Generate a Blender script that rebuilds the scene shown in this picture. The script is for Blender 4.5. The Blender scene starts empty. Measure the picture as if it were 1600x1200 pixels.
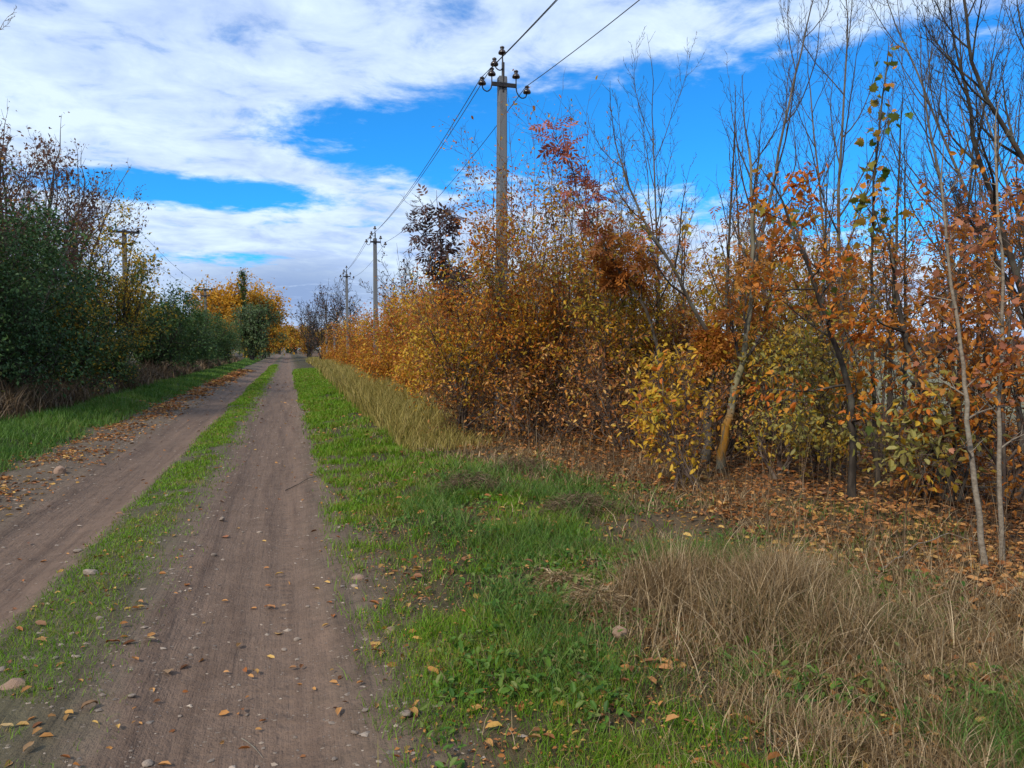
import bpy, math
import numpy as np
from math import radians as R

S = bpy.context.scene
COL = S.collection

# ------------------------------------------------------------------ camera
CAM_YAW, CAM_PITCH = 16.26, 2.624
cam_data = bpy.data.cameras.new('camera')
cam_data.sensor_width = 36.0
cam_data.lens = 27.0
cam_data.clip_start = 0.05
cam_data.clip_end = 6000.0
cam = bpy.data.objects.new('camera', cam_data)
COL.objects.link(cam)
cam.location = (0.0, 0.0, 1.6)
cam.rotation_euler = (R(90 - CAM_PITCH), 0.0, R(-CAM_YAW))
S.camera = cam

# ------------------------------------------------------------------ view
S.view_settings.view_transform = 'Standard'
S.view_settings.look = 'None'
S.view_settings.exposure = 0.52
S.view_settings.gamma = 1.0
S.view_settings.use_curve_mapping = False

# ------------------------------------------------------------------ sun
SUN_EL, SUN_AZ = 42.0, -128.0          # azimuth: degrees clockwise from +Y (the road's direction)
sun_data = bpy.data.lights.new('sun', 'SUN')
sun_data.energy = 2.9
sun_data.angle = R(7)
sun_data.color = (1.0, 0.92, 0.78)
sun = bpy.data.objects.new('sun', sun_data)
COL.objects.link(sun)
sun.rotation_euler = (R(90 - SUN_EL), 0.0, R(180 - SUN_AZ))
sun.location = (-20, 10, 30)


# ------------------------------------------------------------------ node helper
class NT:
    def __init__(self, tree):
        self.t = tree
        tree.nodes.clear()

    def n(self, kind, ins=None, **props):
        nd = self.t.nodes.new(kind)
        for k, v in props.items():
            setattr(nd, k, v)
        for k, v in (ins or {}).items():
            self.set(nd.inputs[k], v)
        return nd

    def set(self, sock, v):
        if isinstance(v, bpy.types.NodeSocket):
            self.t.links.new(v, sock)
        elif isinstance(v, bpy.types.Node):
            self.t.links.new(v.outputs[0], sock)
        else:
            if hasattr(sock.default_value, '__len__') and not isinstance(v, str):
                v = tuple(v)
                if len(sock.default_value) == 4 and len(v) == 3:
                    v = v + (1.0,)
            sock.default_value = v

    def m(self, op, a, b=0.0, c=None, clamp=False):
        nd = self.t.nodes.new('ShaderNodeMath')
        nd.operation = op
        nd.use_clamp = clamp
        self.set(nd.inputs[0], a)
        self.set(nd.inputs[1], b)
        if c is not None:
            self.set(nd.inputs[2], c)
        return nd.outputs[0]

    def mix(self, fac, a, b, blend='MIX'):
        nd = self.t.nodes.new('ShaderNodeMix')
        nd.data_type = 'RGBA'
        nd.blend_type = blend
        self.set(nd.inputs[0], fac)
        self.set(nd.inputs[6], a)
        self.set(nd.inputs[7], b)
        return nd.outputs[2]

    def smooth(self, v, a, b):
        nd = self.n('ShaderNodeMapRange', {0: v, 1: a, 2: b, 3: 0.0, 4: 1.0}, interpolation_type='SMOOTHSTEP')
        return nd.outputs[0]

    def noise(self, vec, scale, detail=4.0, rough=0.55, dist=0.0):
        nd = self.n('ShaderNodeTexNoise', {'Vector': vec, 'Scale': scale, 'Detail': detail, 'Roughness': rough, 'Distortion': dist})
        return nd.outputs[0]

    def ramp(self, fac, stops, interp='LINEAR'):
        nd = self.n('ShaderNodeValToRGB', {0: fac})
        cr = nd.color_ramp
        cr.interpolation = interp
        while len(cr.elements) > 1:
            cr.elements.remove(cr.elements[-1])
        for i, (p, c) in enumerate(stops):
            e = cr.elements[0] if i == 0 else cr.elements.new(p)
            e.position = p
            e.color = tuple(c) + (1.0,)
        return nd.outputs[0]


# ------------------------------------------------------------------ world: sky with a broken layer of cloud
def build_world():
    w = bpy.data.worlds.new('World')
    S.world = w
    w.use_nodes = True
    g = NT(w.node_tree)
    tc = g.n('ShaderNodeTexCoord')
    sky = g.n('ShaderNodeTexSky', sky_type='NISHITA', sun_disc=False, sun_elevation=R(SUN_EL), sun_rotation=R(SUN_AZ),
              altitude=100.0, air_density=1.0, dust_density=0.3, ozone_density=3.0)
    d = tc.outputs['Generated']
    sx = g.n('ShaderNodeSeparateXYZ', {0: d})
    x, y, z = sx.outputs[0], sx.outputs[1], sx.outputs[2]
    deg = 180.0 / math.pi
    az = g.m('MULTIPLY', g.m('ARCTAN2', x, y), deg)
    el = g.m('MULTIPLY', g.m('ARCSINE', z), deg)
    # cloud-layer coordinates: the layer overhead seen in perspective, streaked low down
    zz = g.m('ADD', g.m('MAXIMUM', z, 0.0), 0.10)
    px = g.m('DIVIDE', x, zz)
    py = g.m('DIVIDE', y, zz)
    pv = g.n('ShaderNodeCombineXYZ', {0: px, 1: py, 2: 0.0}).outputs[0]
    n1 = g.noise(pv, 1.1, 8.0, 0.58, 0.3)
    n2 = g.noise(pv, 4.2, 7.0, 0.62, 0.4)
    n3 = g.noise(g.n('ShaderNodeCombineXYZ', {0: px, 1: py, 2: 7.3}).outputs[0], 0.9, 6.0, 0.55, 0.2)
    n4 = g.noise(g.n('ShaderNodeCombineXYZ', {0: px, 1: py, 2: 3.1}).outputs[0], 13.0, 5.0, 0.6, 0.2)

    def lens(ca, ce, wa, we):
        a = g.m('DIVIDE', g.m('SUBTRACT', az, ca), wa)
        e = g.m('DIVIDE', g.m('SUBTRACT', el, ce), we)
        q = g.m('ADD', g.m('MULTIPLY', a, a), g.m('MULTIPLY', e, e))
        return g.m('MAXIMUM', g.m('SUBTRACT', 1.0, q), 0.0)

    gap = g.m('MULTIPLY', lens(42, 15.0, 46, 6.6), 0.92)
    gap = g.m('MAXIMUM', gap, g.m('MULTIPLY', lens(54, 9.5, 22, 7.0), 0.72))
    gap = g.m('MAXIMUM', gap, g.m('MULTIPLY', lens(11, 15.0, 15.5, 3.3), 0.80))
    gap = g.m('MAXIMUM', gap, g.m('MULTIPLY', lens(-6.5, 10.6, 12.5, 1.5), 0.80))
    gap = g.m('MAXIMUM', gap, g.m('MULTIPLY', lens(-6.0, 6.2, 8.0, 0.7), 0.42))
    gap = g.m('MAXIMUM', gap, g.m('MULTIPLY', lens(40, 26, 20, 5.0), 0.15))
    dens = g.m('ADD', 0.70, g.m('MULTIPLY', g.m('SUBTRACT', n1, 0.5), 0.9))
    dens = g.m('ADD', dens, g.m('MULTIPLY', g.m('SUBTRACT', n2, 0.5), 0.95))
    dens = g.m('ADD', dens, g.m('MULTIPLY', g.m('SUBTRACT', n4, 0.5), 0.42))
    dens = g.m('SUBTRACT', dens, g.m('MULTIPLY', gap, 0.95))
    # low cloud bank over the horizon closes the layer
    dens = g.m('ADD', dens, g.m('MULTIPLY', g.smooth(el, 9.5, 4.0), 0.22))
    mask = g.smooth(dens, 0.20, 0.66)
    shade = g.m('ADD', g.m('MULTIPLY', g.m('SUBTRACT', n3, 0.5), 2.4), g.m('MULTIPLY', g.m('SUBTRACT', n2, 0.5), 2.2))
    shade = g.m('ADD', shade, 0.55, clamp=True)
    cloud = g.mix(shade, (3.1, 4.2, 6.7), (5.6, 6.8, 8.1))
    bank = g.m('MULTIPLY', lens(0.5, 4.1, 10.0, 3.0), g.smooth(n2, 0.22, 0.48))
    cloud = g.mix(g.m('MULTIPLY', bank, 0.95, clamp=True), cloud, (1.9, 2.8, 4.8))
    blue = g.mix(1.0, sky.outputs[0], (0.14, 0.82, 1.40), 'MULTIPLY')
    col = g.mix(mask, blue, cloud)
    # the ground half of the world is never seen; keep it earth coloured
    col = g.mix(g.smooth(z, -0.01, -0.06), col, (0.7, 0.6, 0.5))
    bg = g.n('ShaderNodeBackground', {0: col, 1: 0.1})
    g.n('ShaderNodeOutputWorld', {0: bg})


build_world()

# ------------------------------------------------------------------ general helpers
rng0 = np.random.default_rng(11)


def prop(o, label=None, cat=None, group=None, kind=None):
    for k, v in (('label', label), ('category', cat), ('group', group), ('kind', kind)):
        if v:
            o[k] = v
    return o


def empty(name, loc):
    o = bpy.data.objects.new(name, None)
    o.empty_display_size = 0.3
    o.location = loc
    COL.objects.link(o)
    return o


def link(name, me, parent=None, loc=None):
    o = bpy.data.objects.new(name, me)
    COL.objects.link(o)
    if parent is not None:
        o.parent = parent
    if loc is not None:
        o.location = loc
    return o


def mesh(name, V, Q=None, T=None, mat=None, attr=None, smooth=True):
    """V: n x 3; Q: quads; T: triangles; attr: {name: per-vertex float}"""
    me = bpy.data.meshes.new(name)
    V = np.asarray(V, dtype=np.float32)
    Q = np.zeros((0, 4), np.int32) if Q is None else np.asarray(Q, np.int32).reshape(-1, 4)
    T = np.zeros((0, 3), np.int32) if T is None else np.asarray(T, np.int32).reshape(-1, 3)
    nl = Q.size + T.size
    me.vertices.add(len(V))
    me.vertices.foreach_set('co', V.ravel())
    me.loops.add(nl)
    me.loops.foreach_set('vertex_index', np.concatenate([Q.ravel(), T.ravel()]))
    me.polygons.add(len(Q) + len(T))
    st = np.concatenate([np.arange(len(Q)) * 4, Q.size + np.arange(len(T)) * 3]).astype(np.int32)
    me.polygons.foreach_set('loop_start', st)
    me.polygons.foreach_set('use_smooth', np.full(len(st), smooth, dtype=bool))
    for k, v in (attr or {}).items():
        a = me.attributes.new(k, 'FLOAT', 'POINT')
        a.data.foreach_set('value', np.asarray(v, np.float32).ravel())
    me.update(calc_edges=True)
    if mat is not None:
        me.materials.append(mat)
    return me


def vnoise(x, y, seed=0):
    """value noise, 0..1, numpy arrays"""
    xi = np.floor(x).astype(np.int64)
    yi = np.floor(y).astype(np.int64)
    fx = x - xi
    fy = y - yi
    fx = fx * fx * (3 - 2 * fx)
    fy = fy * fy * (3 - 2 * fy)

    def h(a, b):
        n = (a * 374761393 + b * 668265263 + seed * 974711) & 0x7fffffff
        n = ((n ^ (n >> 13)) * 1274126177) & 0x7fffffff
        return ((n ^ (n >> 16)) & 0xffff) / 65535.0
    return (h(xi, yi) * (1 - fx) + h(xi + 1, yi) * fx) * (1 - fy) + (h(xi, yi + 1) * (1 - fx) + h(xi + 1, yi + 1) * fx) * fy


def fbm(x, y, sc, seed=0, oc=3):
    v = 0.0
    a = 0.5
    for i in range(oc):
        v = v + a * vnoise(x * sc + 17.3 * i, y * sc - 9.1 * i, seed + i)
        sc *= 2.1
        a *= 0.5
    return v / (1 - 0.5 ** oc)


def sstep(v, a, b):
    t = np.clip((v - a) / (b - a), 0, 1)
    return t * t * (3 - 2 * t)


# ------------------------------------------------------------------ the lie of the land
def litter_edge(y):
    """X of the edge between the rough grass and the leaf litter under the trees, as a function of Y"""
    return np.interp(y, [-10, 2, 4.2, 5.1, 6.0, 7.8, 9.3, 11, 13, 20, 60], [4.2, 3.9, 3.5, 3.55, 3.5, 3.3, 3.0, 2.6, 2.5, 3.1, 3.7])


def gh(x, y):
    x = np.asarray(x, float)
    y = np.asarray(y, float)
    wob = (fbm(y * 0 + 3.3, y, 0.25, 5) - 0.5) * 0.25
    xx = x + wob * np.clip(y / 20, 0, 1)
    z = np.zeros(np.broadcast(x, y).shape)
    z = z - 0.065 * np.exp(-((xx + 0.22) / 0.42) ** 4) - 0.065 * np.exp(-((xx + 1.98) / 0.40) ** 4)
    z = z + 0.035 * np.exp(-((xx + 1.15) / 0.36) ** 2)
    z = z + 0.11 * sstep(xx, 0.35, 1.6) + 0.10 * sstep(xx, 2.6, 4.6) - 0.16 * sstep(xx, 6.0, 13.0)
    z = z + 0.04 * sstep(-xx, 2.4, 3.0) + 0.16 * sstep(-xx, 3.4, 4.4) + 0.15 * sstep(-xx, 4.8, 6.2)
    off = 1 - np.exp(-((xx + 1.1) / 1.9) ** 6)
    z = z + (fbm(x, y, 1.1, 21) - 0.5) * 0.16 * off + (fbm(x, y, 4.0, 31) - 0.5) * 0.07 * (0.25 + off)
    z = z + (fbm(x, y, 9.0, 41, 2) - 0.5) * 0.022
    z = z - 0.018 * np.exp(-((xx + 0.05) / 0.10) ** 2) * (0.4 + vnoise(y * 0.8, x * 0, 3)) - 0.022 * np.exp(-((xx + 1.85) / 0.09) ** 2)
    return z


def gz(x, y):
    return float(gh(np.array([x]), np.array([y]))[0])


# ------------------------------------------------------------------ materials
def new_mat(name):
    m = bpy.data.materials.new(name)
    m.use_nodes = True
    return m, NT(m.node_tree)


def ground_mat():
    m, g = new_mat('earth')
    pos = g.n('ShaderNodeNewGeometry').outputs['Position']
    sp = g.n('ShaderNodeSeparateXYZ', {0: pos})
    X, Y = sp.outputs[0], sp.outputs[1]
    na = g.noise(pos, 1.3, 5, 0.6)
    nb = g.noise(pos, 7.0, 5, 0.65)
    nc = g.noise(pos, 40.0, 4, 0.7)
    xd = g.m('ADD', X, g.m('MULTIPLY', g.m('SUBTRACT', na, 0.5), 0.55))
    xd = g.m('ADD', xd, g.m('MULTIPLY', g.m('SUBTRACT', nb, 0.5), 0.30))
    f = g.n('ShaderNodeMapRange', {0: xd, 1: -7.0, 2: 7.0}).outputs[0]

    def p(v):
        return (v + 7.0) / 14.0
    DIRT = (0.152, 0.101, 0.073)
    stops = [(0.0, (0.055, 0.042, 0.028)), (p(-5.4), (0.06, 0.05, 0.03)), (p(-5.0), (0.045, 0.055, 0.02)), (p(-3.75), (0.05, 0.06, 0.022)),
             (p(-3.45), (0.115, 0.088, 0.06)), (p(-2.6), (0.13, 0.094, 0.066)), (p(-2.35), DIRT), (p(-1.62), DIRT),
             (p(-1.48), (0.080, 0.072, 0.038)), (p(-1.0), (0.105, 0.085, 0.053)), (p(-0.84), (0.145, 0.105, 0.075)), (p(-0.72), DIRT), (p(0.10), DIRT),
             (p(0.42), (0.13, 0.094, 0.066)), (p(0.75), (0.080, 0.060, 0.032)), (p(1.0), (0.055, 0.046, 0.020)), (p(2.2), (0.058, 0.046, 0.022)),
             (p(2.9), (0.095, 0.072, 0.042)), (p(4.0), (0.105, 0.062, 0.032)), (1.0, (0.10, 0.06, 0.032))]
    col = g.ramp(f, stops)
    # open field beyond the belt of trees, and the plain on the other side
    fieldc = g.mix(na, (0.15, 0.155, 0.085), (0.21, 0.19, 0.12))
    col = g.mix(g.smooth(X, 13.5, 17.0), col, fieldc)
    col = g.mix(g.smooth(X, -14.0, -20.0), col, fieldc)
    # mottling: damp and dry patches, crumbs
    col = g.mix(g.smooth(nb, 0.35, 0.7), col, g.mix(1.0, col, (0.80, 0.79, 0.78), 'MULTIPLY'))
    col = g.mix(g.m('MULTIPLY', g.smooth(nc, 0.55, 0.75), 0.5), col, g.mix(1.0, col, (1.35, 1.33, 1.32), 'MULTIPLY'))
    col = g.mix(g.m('MULTIPLY', g.smooth(nc, 0.45, 0.28), 0.55), col, g.mix(1.0, col, (0.55, 0.55, 0.55), 'MULTIPLY'))
    strk = g.noise(g.n('ShaderNodeMapping', {'Vector': pos, 'Scale': (7.0, 0.35, 1.0)}).outputs[0], 1.0, 5, 0.65)
    col = g.mix(g.m('MULTIPLY', g.smooth(strk, 0.45, 0.66), 0.8), col, g.mix(1.0, col, (0.70, 0.68, 0.68), 'MULTIPLY'))
    col = g.mix(g.m('MULTIPLY', g.smooth(strk, 0.46, 0.30), 0.7), col, g.mix(1.0, col, (1.22, 1.2, 1.18), 'MULTIPLY'))
    # grit: pale stone chips
    vo = g.n('ShaderNodeTexVoronoi', {'Vector': pos, 'Scale': 46.0, 'Randomness': 1.0})
    chip = g.m('LESS_THAN', vo.outputs['Distance'], 0.20)
    pick = g.m('GREATER_THAN', g.n('ShaderNodeSeparateColor', {0: vo.outputs['Color']}).outputs[0], 0.72)
    chip = g.m('MULTIPLY', g.m('MULTIPLY', chip, pick), g.smooth(nb, 0.40, 0.60))
    col = g.mix(g.m('MULTIPLY', chip, 0.7), col, (0.27, 0.235, 0.205))
    vo2 = g.n('ShaderNodeTexVoronoi', {'Vector': g.n('ShaderNodeMapping', {'Vector': pos, 'Rotation': (0, 0, 0.4), 'Scale': (1.0, 1.7, 1.0)}).outputs[0], 'Scale': 17.0, 'Randomness': 1.0})
    chip2 = g.m('LESS_THAN', vo2.outputs['Distance'], g.m('MULTIPLY', nc, 0.34))
    s2 = g.n('ShaderNodeSeparateColor', {0: vo2.outputs['Color']})
    onroad = g.m('MULTIPLY', g.smooth(xd, -3.7, -3.2), g.smooth(xd, 1.1, 0.6))
    chip2 = g.m('MULTIPLY', g.m('MULTIPLY', chip2, g.m('GREATER_THAN', s2.outputs[0], 0.66)), onroad)
    col = g.mix(g.m('MULTIPLY', chip2, 0.62), col, g.mix(s2.outputs[1], (0.10, 0.072, 0.052), (0.36, 0.29, 0.225)))
    nd = g.noise(pos, 130.0, 2, 0.6)
    col = g.mix(g.m('MULTIPLY', g.smooth(nd, 0.5, 0.75), 0.55), col, g.mix(1.0, col, (0.5, 0.48, 0.46), 'MULTIPLY'))
    chip = g.m('MAXIMUM', chip, chip2)
    bump_h = g.m('ADD', g.m('MULTIPLY', nc, 0.5), g.m('MULTIPLY', nb, 0.9))
    # tyre tread pressed into the right rut
    wv = g.m('SINE', g.m('ADD', g.m('MULTIPLY', Y, 62.0), g.m('MULTIPLY', g.m('ABSOLUTE', g.m('ADD', X, 0.07)), 40.0)))
    tr = g.m('MULTIPLY', g.m('LESS_THAN', g.m('ABSOLUTE', g.m('ADD', X, 0.07)), 0.075), g.smooth(na, 0.36, 0.52))
    bump_h = g.m('ADD', bump_h, g.m('MULTIPLY', g.m('MULTIPLY', wv, tr), 0.13))
    bump_h = g.m('ADD', bump_h, g.m('MULTIPLY', strk, 1.3))
    bump_h = g.m('ADD', bump_h, g.m('MULTIPLY', chip, 0.4))
    bmp = g.n('ShaderNodeBump', {'Strength': 0.9, 'Distance': 0.03, 'Height': bump_h})
    bs = g.n('ShaderNodeBsdfPrincipled', {'Base Color': col, 'Roughness': 0.93, 'Normal': bmp.outputs[0]})
    bs.inputs['Specular IOR Level'].default_value = 0.2
    g.n('ShaderNodeOutputMaterial', {0: bs})
    return m


def leaf_mat(name, stops, source='attr', trans=0.42, rough=0.55):
    """per-leaf colour from the vertex attribute 'rnd' (or the object's own random number)"""
    m, g = new_mat(name)
    if source == 'attr':
        v = g.n('ShaderNodeAttribute', attribute_name='rnd').outputs['Fac']
    else:
        v = g.n('ShaderNodeObjectInfo').outputs['Random']
    k = len(stops)
    col = g.ramp(v, [(i / (k - 1), c) for i, c in enumerate(stops)])
    nz = g.noise(g.n('ShaderNodeTexCoord').outputs['Object'], 45.0, 2, 0.6)
    col = g.mix(g.m('MULTIPLY', nz, 0.55), col, g.mix(1.0, col, (0.62, 0.55, 0.45), 'MULTIPLY'))
    bs = g.n('ShaderNodeBsdfPrincipled', {'Base Color': col, 'Roughness': rough})
    bs.inputs['Specular IOR Level'].default_value = 0.25
    tl = g.n('ShaderNodeBsdfTranslucent', {0: col})
    mx = g.n('ShaderNodeMixShader', {0: trans, 1: bs, 2: tl})
    g.n('ShaderNodeOutputMaterial', {0: mx})
    return m


def bark_mat(name, c1, c2, scale=18.0, stretch=0.25, lichen=None):
    m, g = new_mat(name)
    tc = g.n('ShaderNodeTexCoord').outputs['Object']
    mp = g.n('ShaderNodeMapping', {'Vector': tc, 'Scale': (1, 1, stretch)}).outputs[0]
    n1 = g.noise(mp, scale, 5, 0.65)
    n2 = g.noise(tc, 4.0, 3, 0.5)
    col = g.mix(g.smooth(n1, 0.3, 0.7), c1, c2)
    col = g.mix(g.m('MULTIPLY', g.smooth(n2, 0.5, 0.75), 0.5), col, (0.16, 0.165, 0.13))
    if lichen:
        zc = g.n('ShaderNodeSeparateXYZ', {0: tc}).outputs[2]
        zn = g.m('ADD', zc, g.m('MULTIPLY', g.m('SUBTRACT', n1, 0.5), 0.25))
        mk = g.m('MULTIPLY', g.m('MULTIPLY', g.smooth(zn, 0.13, 0.22), g.smooth(zn, 0.80, 0.52)), g.smooth(n1, 0.30, 0.48))
        col = g.mix(mk, col, g.mix(n1, (0.24, 0.10, 0.010), (0.40, 0.19, 0.024)))
        mk2 = g.m('MULTIPLY', g.smooth(zn, 0.75, 0.9), g.smooth(zn, 1.6, 1.15))
        col = g.mix(g.m('MULTIPLY', mk2, 0.4), col, (0.15, 0.13, 0.04))
    bmp = g.n('ShaderNodeBump', {'Strength': 0.6, 'Distance': 0.008, 'Height': n1})
    bs = g.n('ShaderNodeBsdfPrincipled', {'Base Color': col, 'Roughness': 0.85, 'Normal': bmp.outputs[0]})
    bs.inputs['Specular IOR Level'].default_value = 0.2
    g.n('ShaderNodeOutputMaterial', {0: bs})
    return m


def plain_mat(name, c1, c2, scale=12.0, rough=0.7, metal=0.0, bump=0.3, source=None, spec=0.3):
    m, g = new_mat(name)
    tc = g.n('ShaderNodeTexCoord').outputs['Object']
    n1 = g.noise(tc, scale, 5, 0.6)
    f = g.smooth(n1, 0.3, 0.7)
    col = g.mix(f, c1, c2)
    if source == 'object':
        rv = g.n('ShaderNodeObjectInfo').outputs['Random']
        col = g.mix(rv, g.mix(1.0, col, (0.72, 0.70, 0.70), 'MULTIPLY'), g.mix(1.0, col, (1.3, 1.25, 1.2), 'MULTIPLY'))
    if source == 'attr':
        rv = g.n('ShaderNodeAttribute', attribute_name='rnd').outputs['Fac']
        col = g.mix(rv, g.mix(1.0, col, (0.55, 0.55, 0.58), 'MULTIPLY'), g.mix(1.0, col, (1.5, 1.45, 1.4), 'MULTIPLY'))
    bmp = g.n('ShaderNodeBump', {'Strength': bump, 'Distance': 0.01, 'Height': n1})
    bs = g.n('ShaderNodeBsdfPrincipled', {'Base Color': col, 'Roughness': rough, 'Metallic': metal, 'Normal': bmp.outputs[0]})
    bs.inputs['Specular IOR Level'].default_value = spec
    g.n('ShaderNodeOutputMaterial', {0: bs})
    return m


def concrete_mat():
    m, g = new_mat('weathered_concrete')
    tc = g.n('ShaderNodeTexCoord').outputs['Object']
    mp = g.n('ShaderNodeMapping', {'Vector': tc, 'Scale': (1, 1, 0.12)}).outputs[0]
    n1 = g.noise(mp, 16.0, 6, 0.65)
    n2 = g.noise(tc, 60.0, 4, 0.6)
    col = g.mix(n1, (0.080, 0.084, 0.094), (0.155, 0.160, 0.172))
    col = g.mix(g.m('MULTIPLY', g.smooth(n2, 0.55, 0.7), 0.5), col, (0.12, 0.105, 0.095))
    bmp = g.n('ShaderNodeBump', {'Strength': 0.4, 'Distance': 0.006, 'Height': g.m('ADD', n1, n2)})
    bs = g.n('ShaderNodeBsdfPrincipled', {'Base Color': col, 'Roughness': 0.9, 'Normal': bmp.outputs[0]})
    g.n('ShaderNodeOutputMaterial', {0: bs})
    return m


M = {}
M['earth'] = ground_mat()
M['concrete'] = concrete_mat()
M['steel'] = plain_mat('dark_painted_steel', (0.016, 0.016, 0.02), (0.035, 0.03, 0.03), 30, 0.55, 0.4)
M['insulator'] = plain_mat('dark_glazed_porcelain', (0.02, 0.012, 0.010), (0.035, 0.022, 0.02), 8, 0.25, 0.0, 0.05, spec=0.5)
M['wire'] = plain_mat('weathered_wire', (0.05, 0.05, 0.055), (0.09, 0.09, 0.09), 3, 0.6, 0.5)
M['stone'] = plain_mat('field_stone', (0.17, 0.132, 0.105), (0.27, 0.22, 0.18), 14, 0.85, 0, 0.5, 'object')
M['stone_pink'] = plain_mat('pink_sandstone', (0.20, 0.125, 0.085), (0.28, 0.185, 0.135), 16, 0.9, 0, 0.6)
M['gravel'] = plain_mat('road_gravel', (0.16, 0.125, 0.098), (0.26, 0.215, 0.175), 20, 0.9, 0, 0.3, 'attr')
# leaf palettes
M['lf_orange'] = leaf_mat('orange_autumn_leaf', [(0.24, 0.085, 0.014), (0.52, 0.19, 0.02), (0.68, 0.31, 0.03), (0.62, 0.17, 0.025), (0.40, 0.12, 0.02)])
M['lf_rust'] = leaf_mat('rust_brown_leaf', [(0.15, 0.065, 0.022), (0.34, 0.135, 0.030), (0.52, 0.235, 0.04), (0.44, 0.145, 0.026), (0.24, 0.09, 0.025)])
M['lf_yellow'] = leaf_mat('yellow_autumn_leaf', [(0.33, 0.20, 0.02), (0.62, 0.37, 0.03), (0.72, 0.46, 0.05), (0.52, 0.33, 0.03), (0.32, 0.28, 0.035)])
M['lf_olive'] = leaf_mat('olive_yellow_leaf', [(0.18, 0.17, 0.02), (0.36, 0.28, 0.028), (0.56, 0.37, 0.04), (0.48, 0.26, 0.025), (0.24, 0.21, 0.03)])
M['lf_lime'] = leaf_mat('pale_green_leaf', [(0.13, 0.155, 0.03), (0.25, 0.25, 0.06), (0.42, 0.37, 0.13), (0.24, 0.23, 0.045), (0.44, 0.30, 0.08)])
M['lf_red'] = leaf_mat('red_ash_leaf', [(0.30, 0.07, 0.045), (0.48, 0.13, 0.07), (0.55, 0.19, 0.08), (0.40, 0.12, 0.09), (0.24, 0.08, 0.07)])
M['lf_plum'] = leaf_mat('plum_dark_leaf', [(0.045, 0.026, 0.032), (0.085, 0.048, 0.050), (0.13, 0.070, 0.055), (0.07, 0.042, 0.048)], trans=0.2)
M['lf_green'] = leaf_mat('dark_green_leaf', [(0.028, 0.065, 0.018), (0.048, 0.105, 0.026), (0.080, 0.145, 0.034), (0.055, 0.115, 0.032), (0.13, 0.14, 0.03)], trans=0.25)
M['lf_deep'] = leaf_mat('deep_green_leaf', [(0.022, 0.058, 0.022), (0.040, 0.092, 0.032), (0.062, 0.125, 0.040), (0.034, 0.075, 0.026)], trans=0.25)
M['lf_willow'] = leaf_mat('grey_green_leaf', [(0.06, 0.10, 0.045), (0.10, 0.15, 0.07), (0.14, 0.19, 0.09), (0.08, 0.12, 0.05)])
M['lf_mauve'] = leaf_mat('dry_mauve_brown_leaf', [(0.10, 0.055, 0.045), (0.18, 0.085, 0.06), (0.22, 0.11, 0.07), (0.12, 0.07, 0.06)])
M['lf_gold'] = leaf_mat('golden_leaf', [(0.44, 0.22, 0.02), (0.62, 0.33, 0.03), (0.66, 0.38, 0.04), (0.55, 0.25, 0.02)])
M['litter'] = leaf_mat('leaf_litter', [(0.075, 0.032, 0.014), (0.22, 0.085, 0.026), (0.38, 0.16, 0.045), (0.48, 0.25, 0.085), (0.32, 0.11, 0.028), (0.15, 0.065, 0.026), (0.58, 0.36, 0.10), (0.21, 0.085, 0.034)], trans=0.12)
M['ob_orange'] = leaf_mat('bright_orange_maple_leaf', [(0.60, 0.17, 0.02), (0.66, 0.26, 0.03), (0.50, 0.12, 0.015), (0.62, 0.34, 0.05), (0.55, 0.20, 0.03)], 'object', 0.45)
M['ob_green'] = leaf_mat('green_turning_leaf', [(0.07, 0.13, 0.02), (0.13, 0.19, 0.025), (0.30, 0.24, 0.03), (0.09, 0.14, 0.03), (0.50, 0.22, 0.03)], 'object', 0.4)
M['ob_red'] = leaf_mat('salmon_red_leaf', [(0.38, 0.14, 0.075), (0.46, 0.20, 0.11), (0.32, 0.11, 0.06), (0.48, 0.21, 0.085)], 'object', 0.4)
M['ob_fallen'] = leaf_mat('fallen_leaf', [(0.36, 0.17, 0.06), (0.46, 0.28, 0.06), (0.30, 0.10, 0.03), (0.42, 0.30, 0.14), (0.20, 0.10, 0.05)], 'object', 0.1)
M['grass'] = leaf_mat('green_grass', [(0.045, 0.105, 0.006), (0.11, 0.235, 0.009), (0.175, 0.33, 0.014), (0.12, 0.225, 0.010), (0.23, 0.26, 0.03), (0.30, 0.22, 0.08)], trans=0.35)
M['grass_dark'] = leaf_mat('coarse_green_grass', [(0.03, 0.085, 0.012), (0.065, 0.15, 0.018), (0.10, 0.20, 0.024), (0.17, 0.20, 0.055)], trans=0.3)
M['straw'] = leaf_mat('dry_straw_grass', [(0.07, 0.040, 0.018), (0.22, 0.138, 0.060), (0.37, 0.26, 0.135), (0.11, 0.064, 0.028), (0.56, 0.43, 0.27), (0.25, 0.16, 0.068), (0.085, 0.050, 0.022)], trans=0.25)
M['straw_gold'] = leaf_mat('golden_dry_grass', [(0.16, 0.13, 0.03), (0.30, 0.24, 0.06), (0.42, 0.33, 0.10), (0.20, 0.19, 0.04), (0.34, 0.24, 0.08)], trans=0.3)
M['weeds'] = leaf_mat('dead_brown_weeds', [(0.045, 0.028, 0.018), (0.10, 0.062, 0.034), (0.17, 0.115, 0.062), (0.07, 0.045, 0.026), (0.25, 0.18, 0.11)], trans=0.15)
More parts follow.
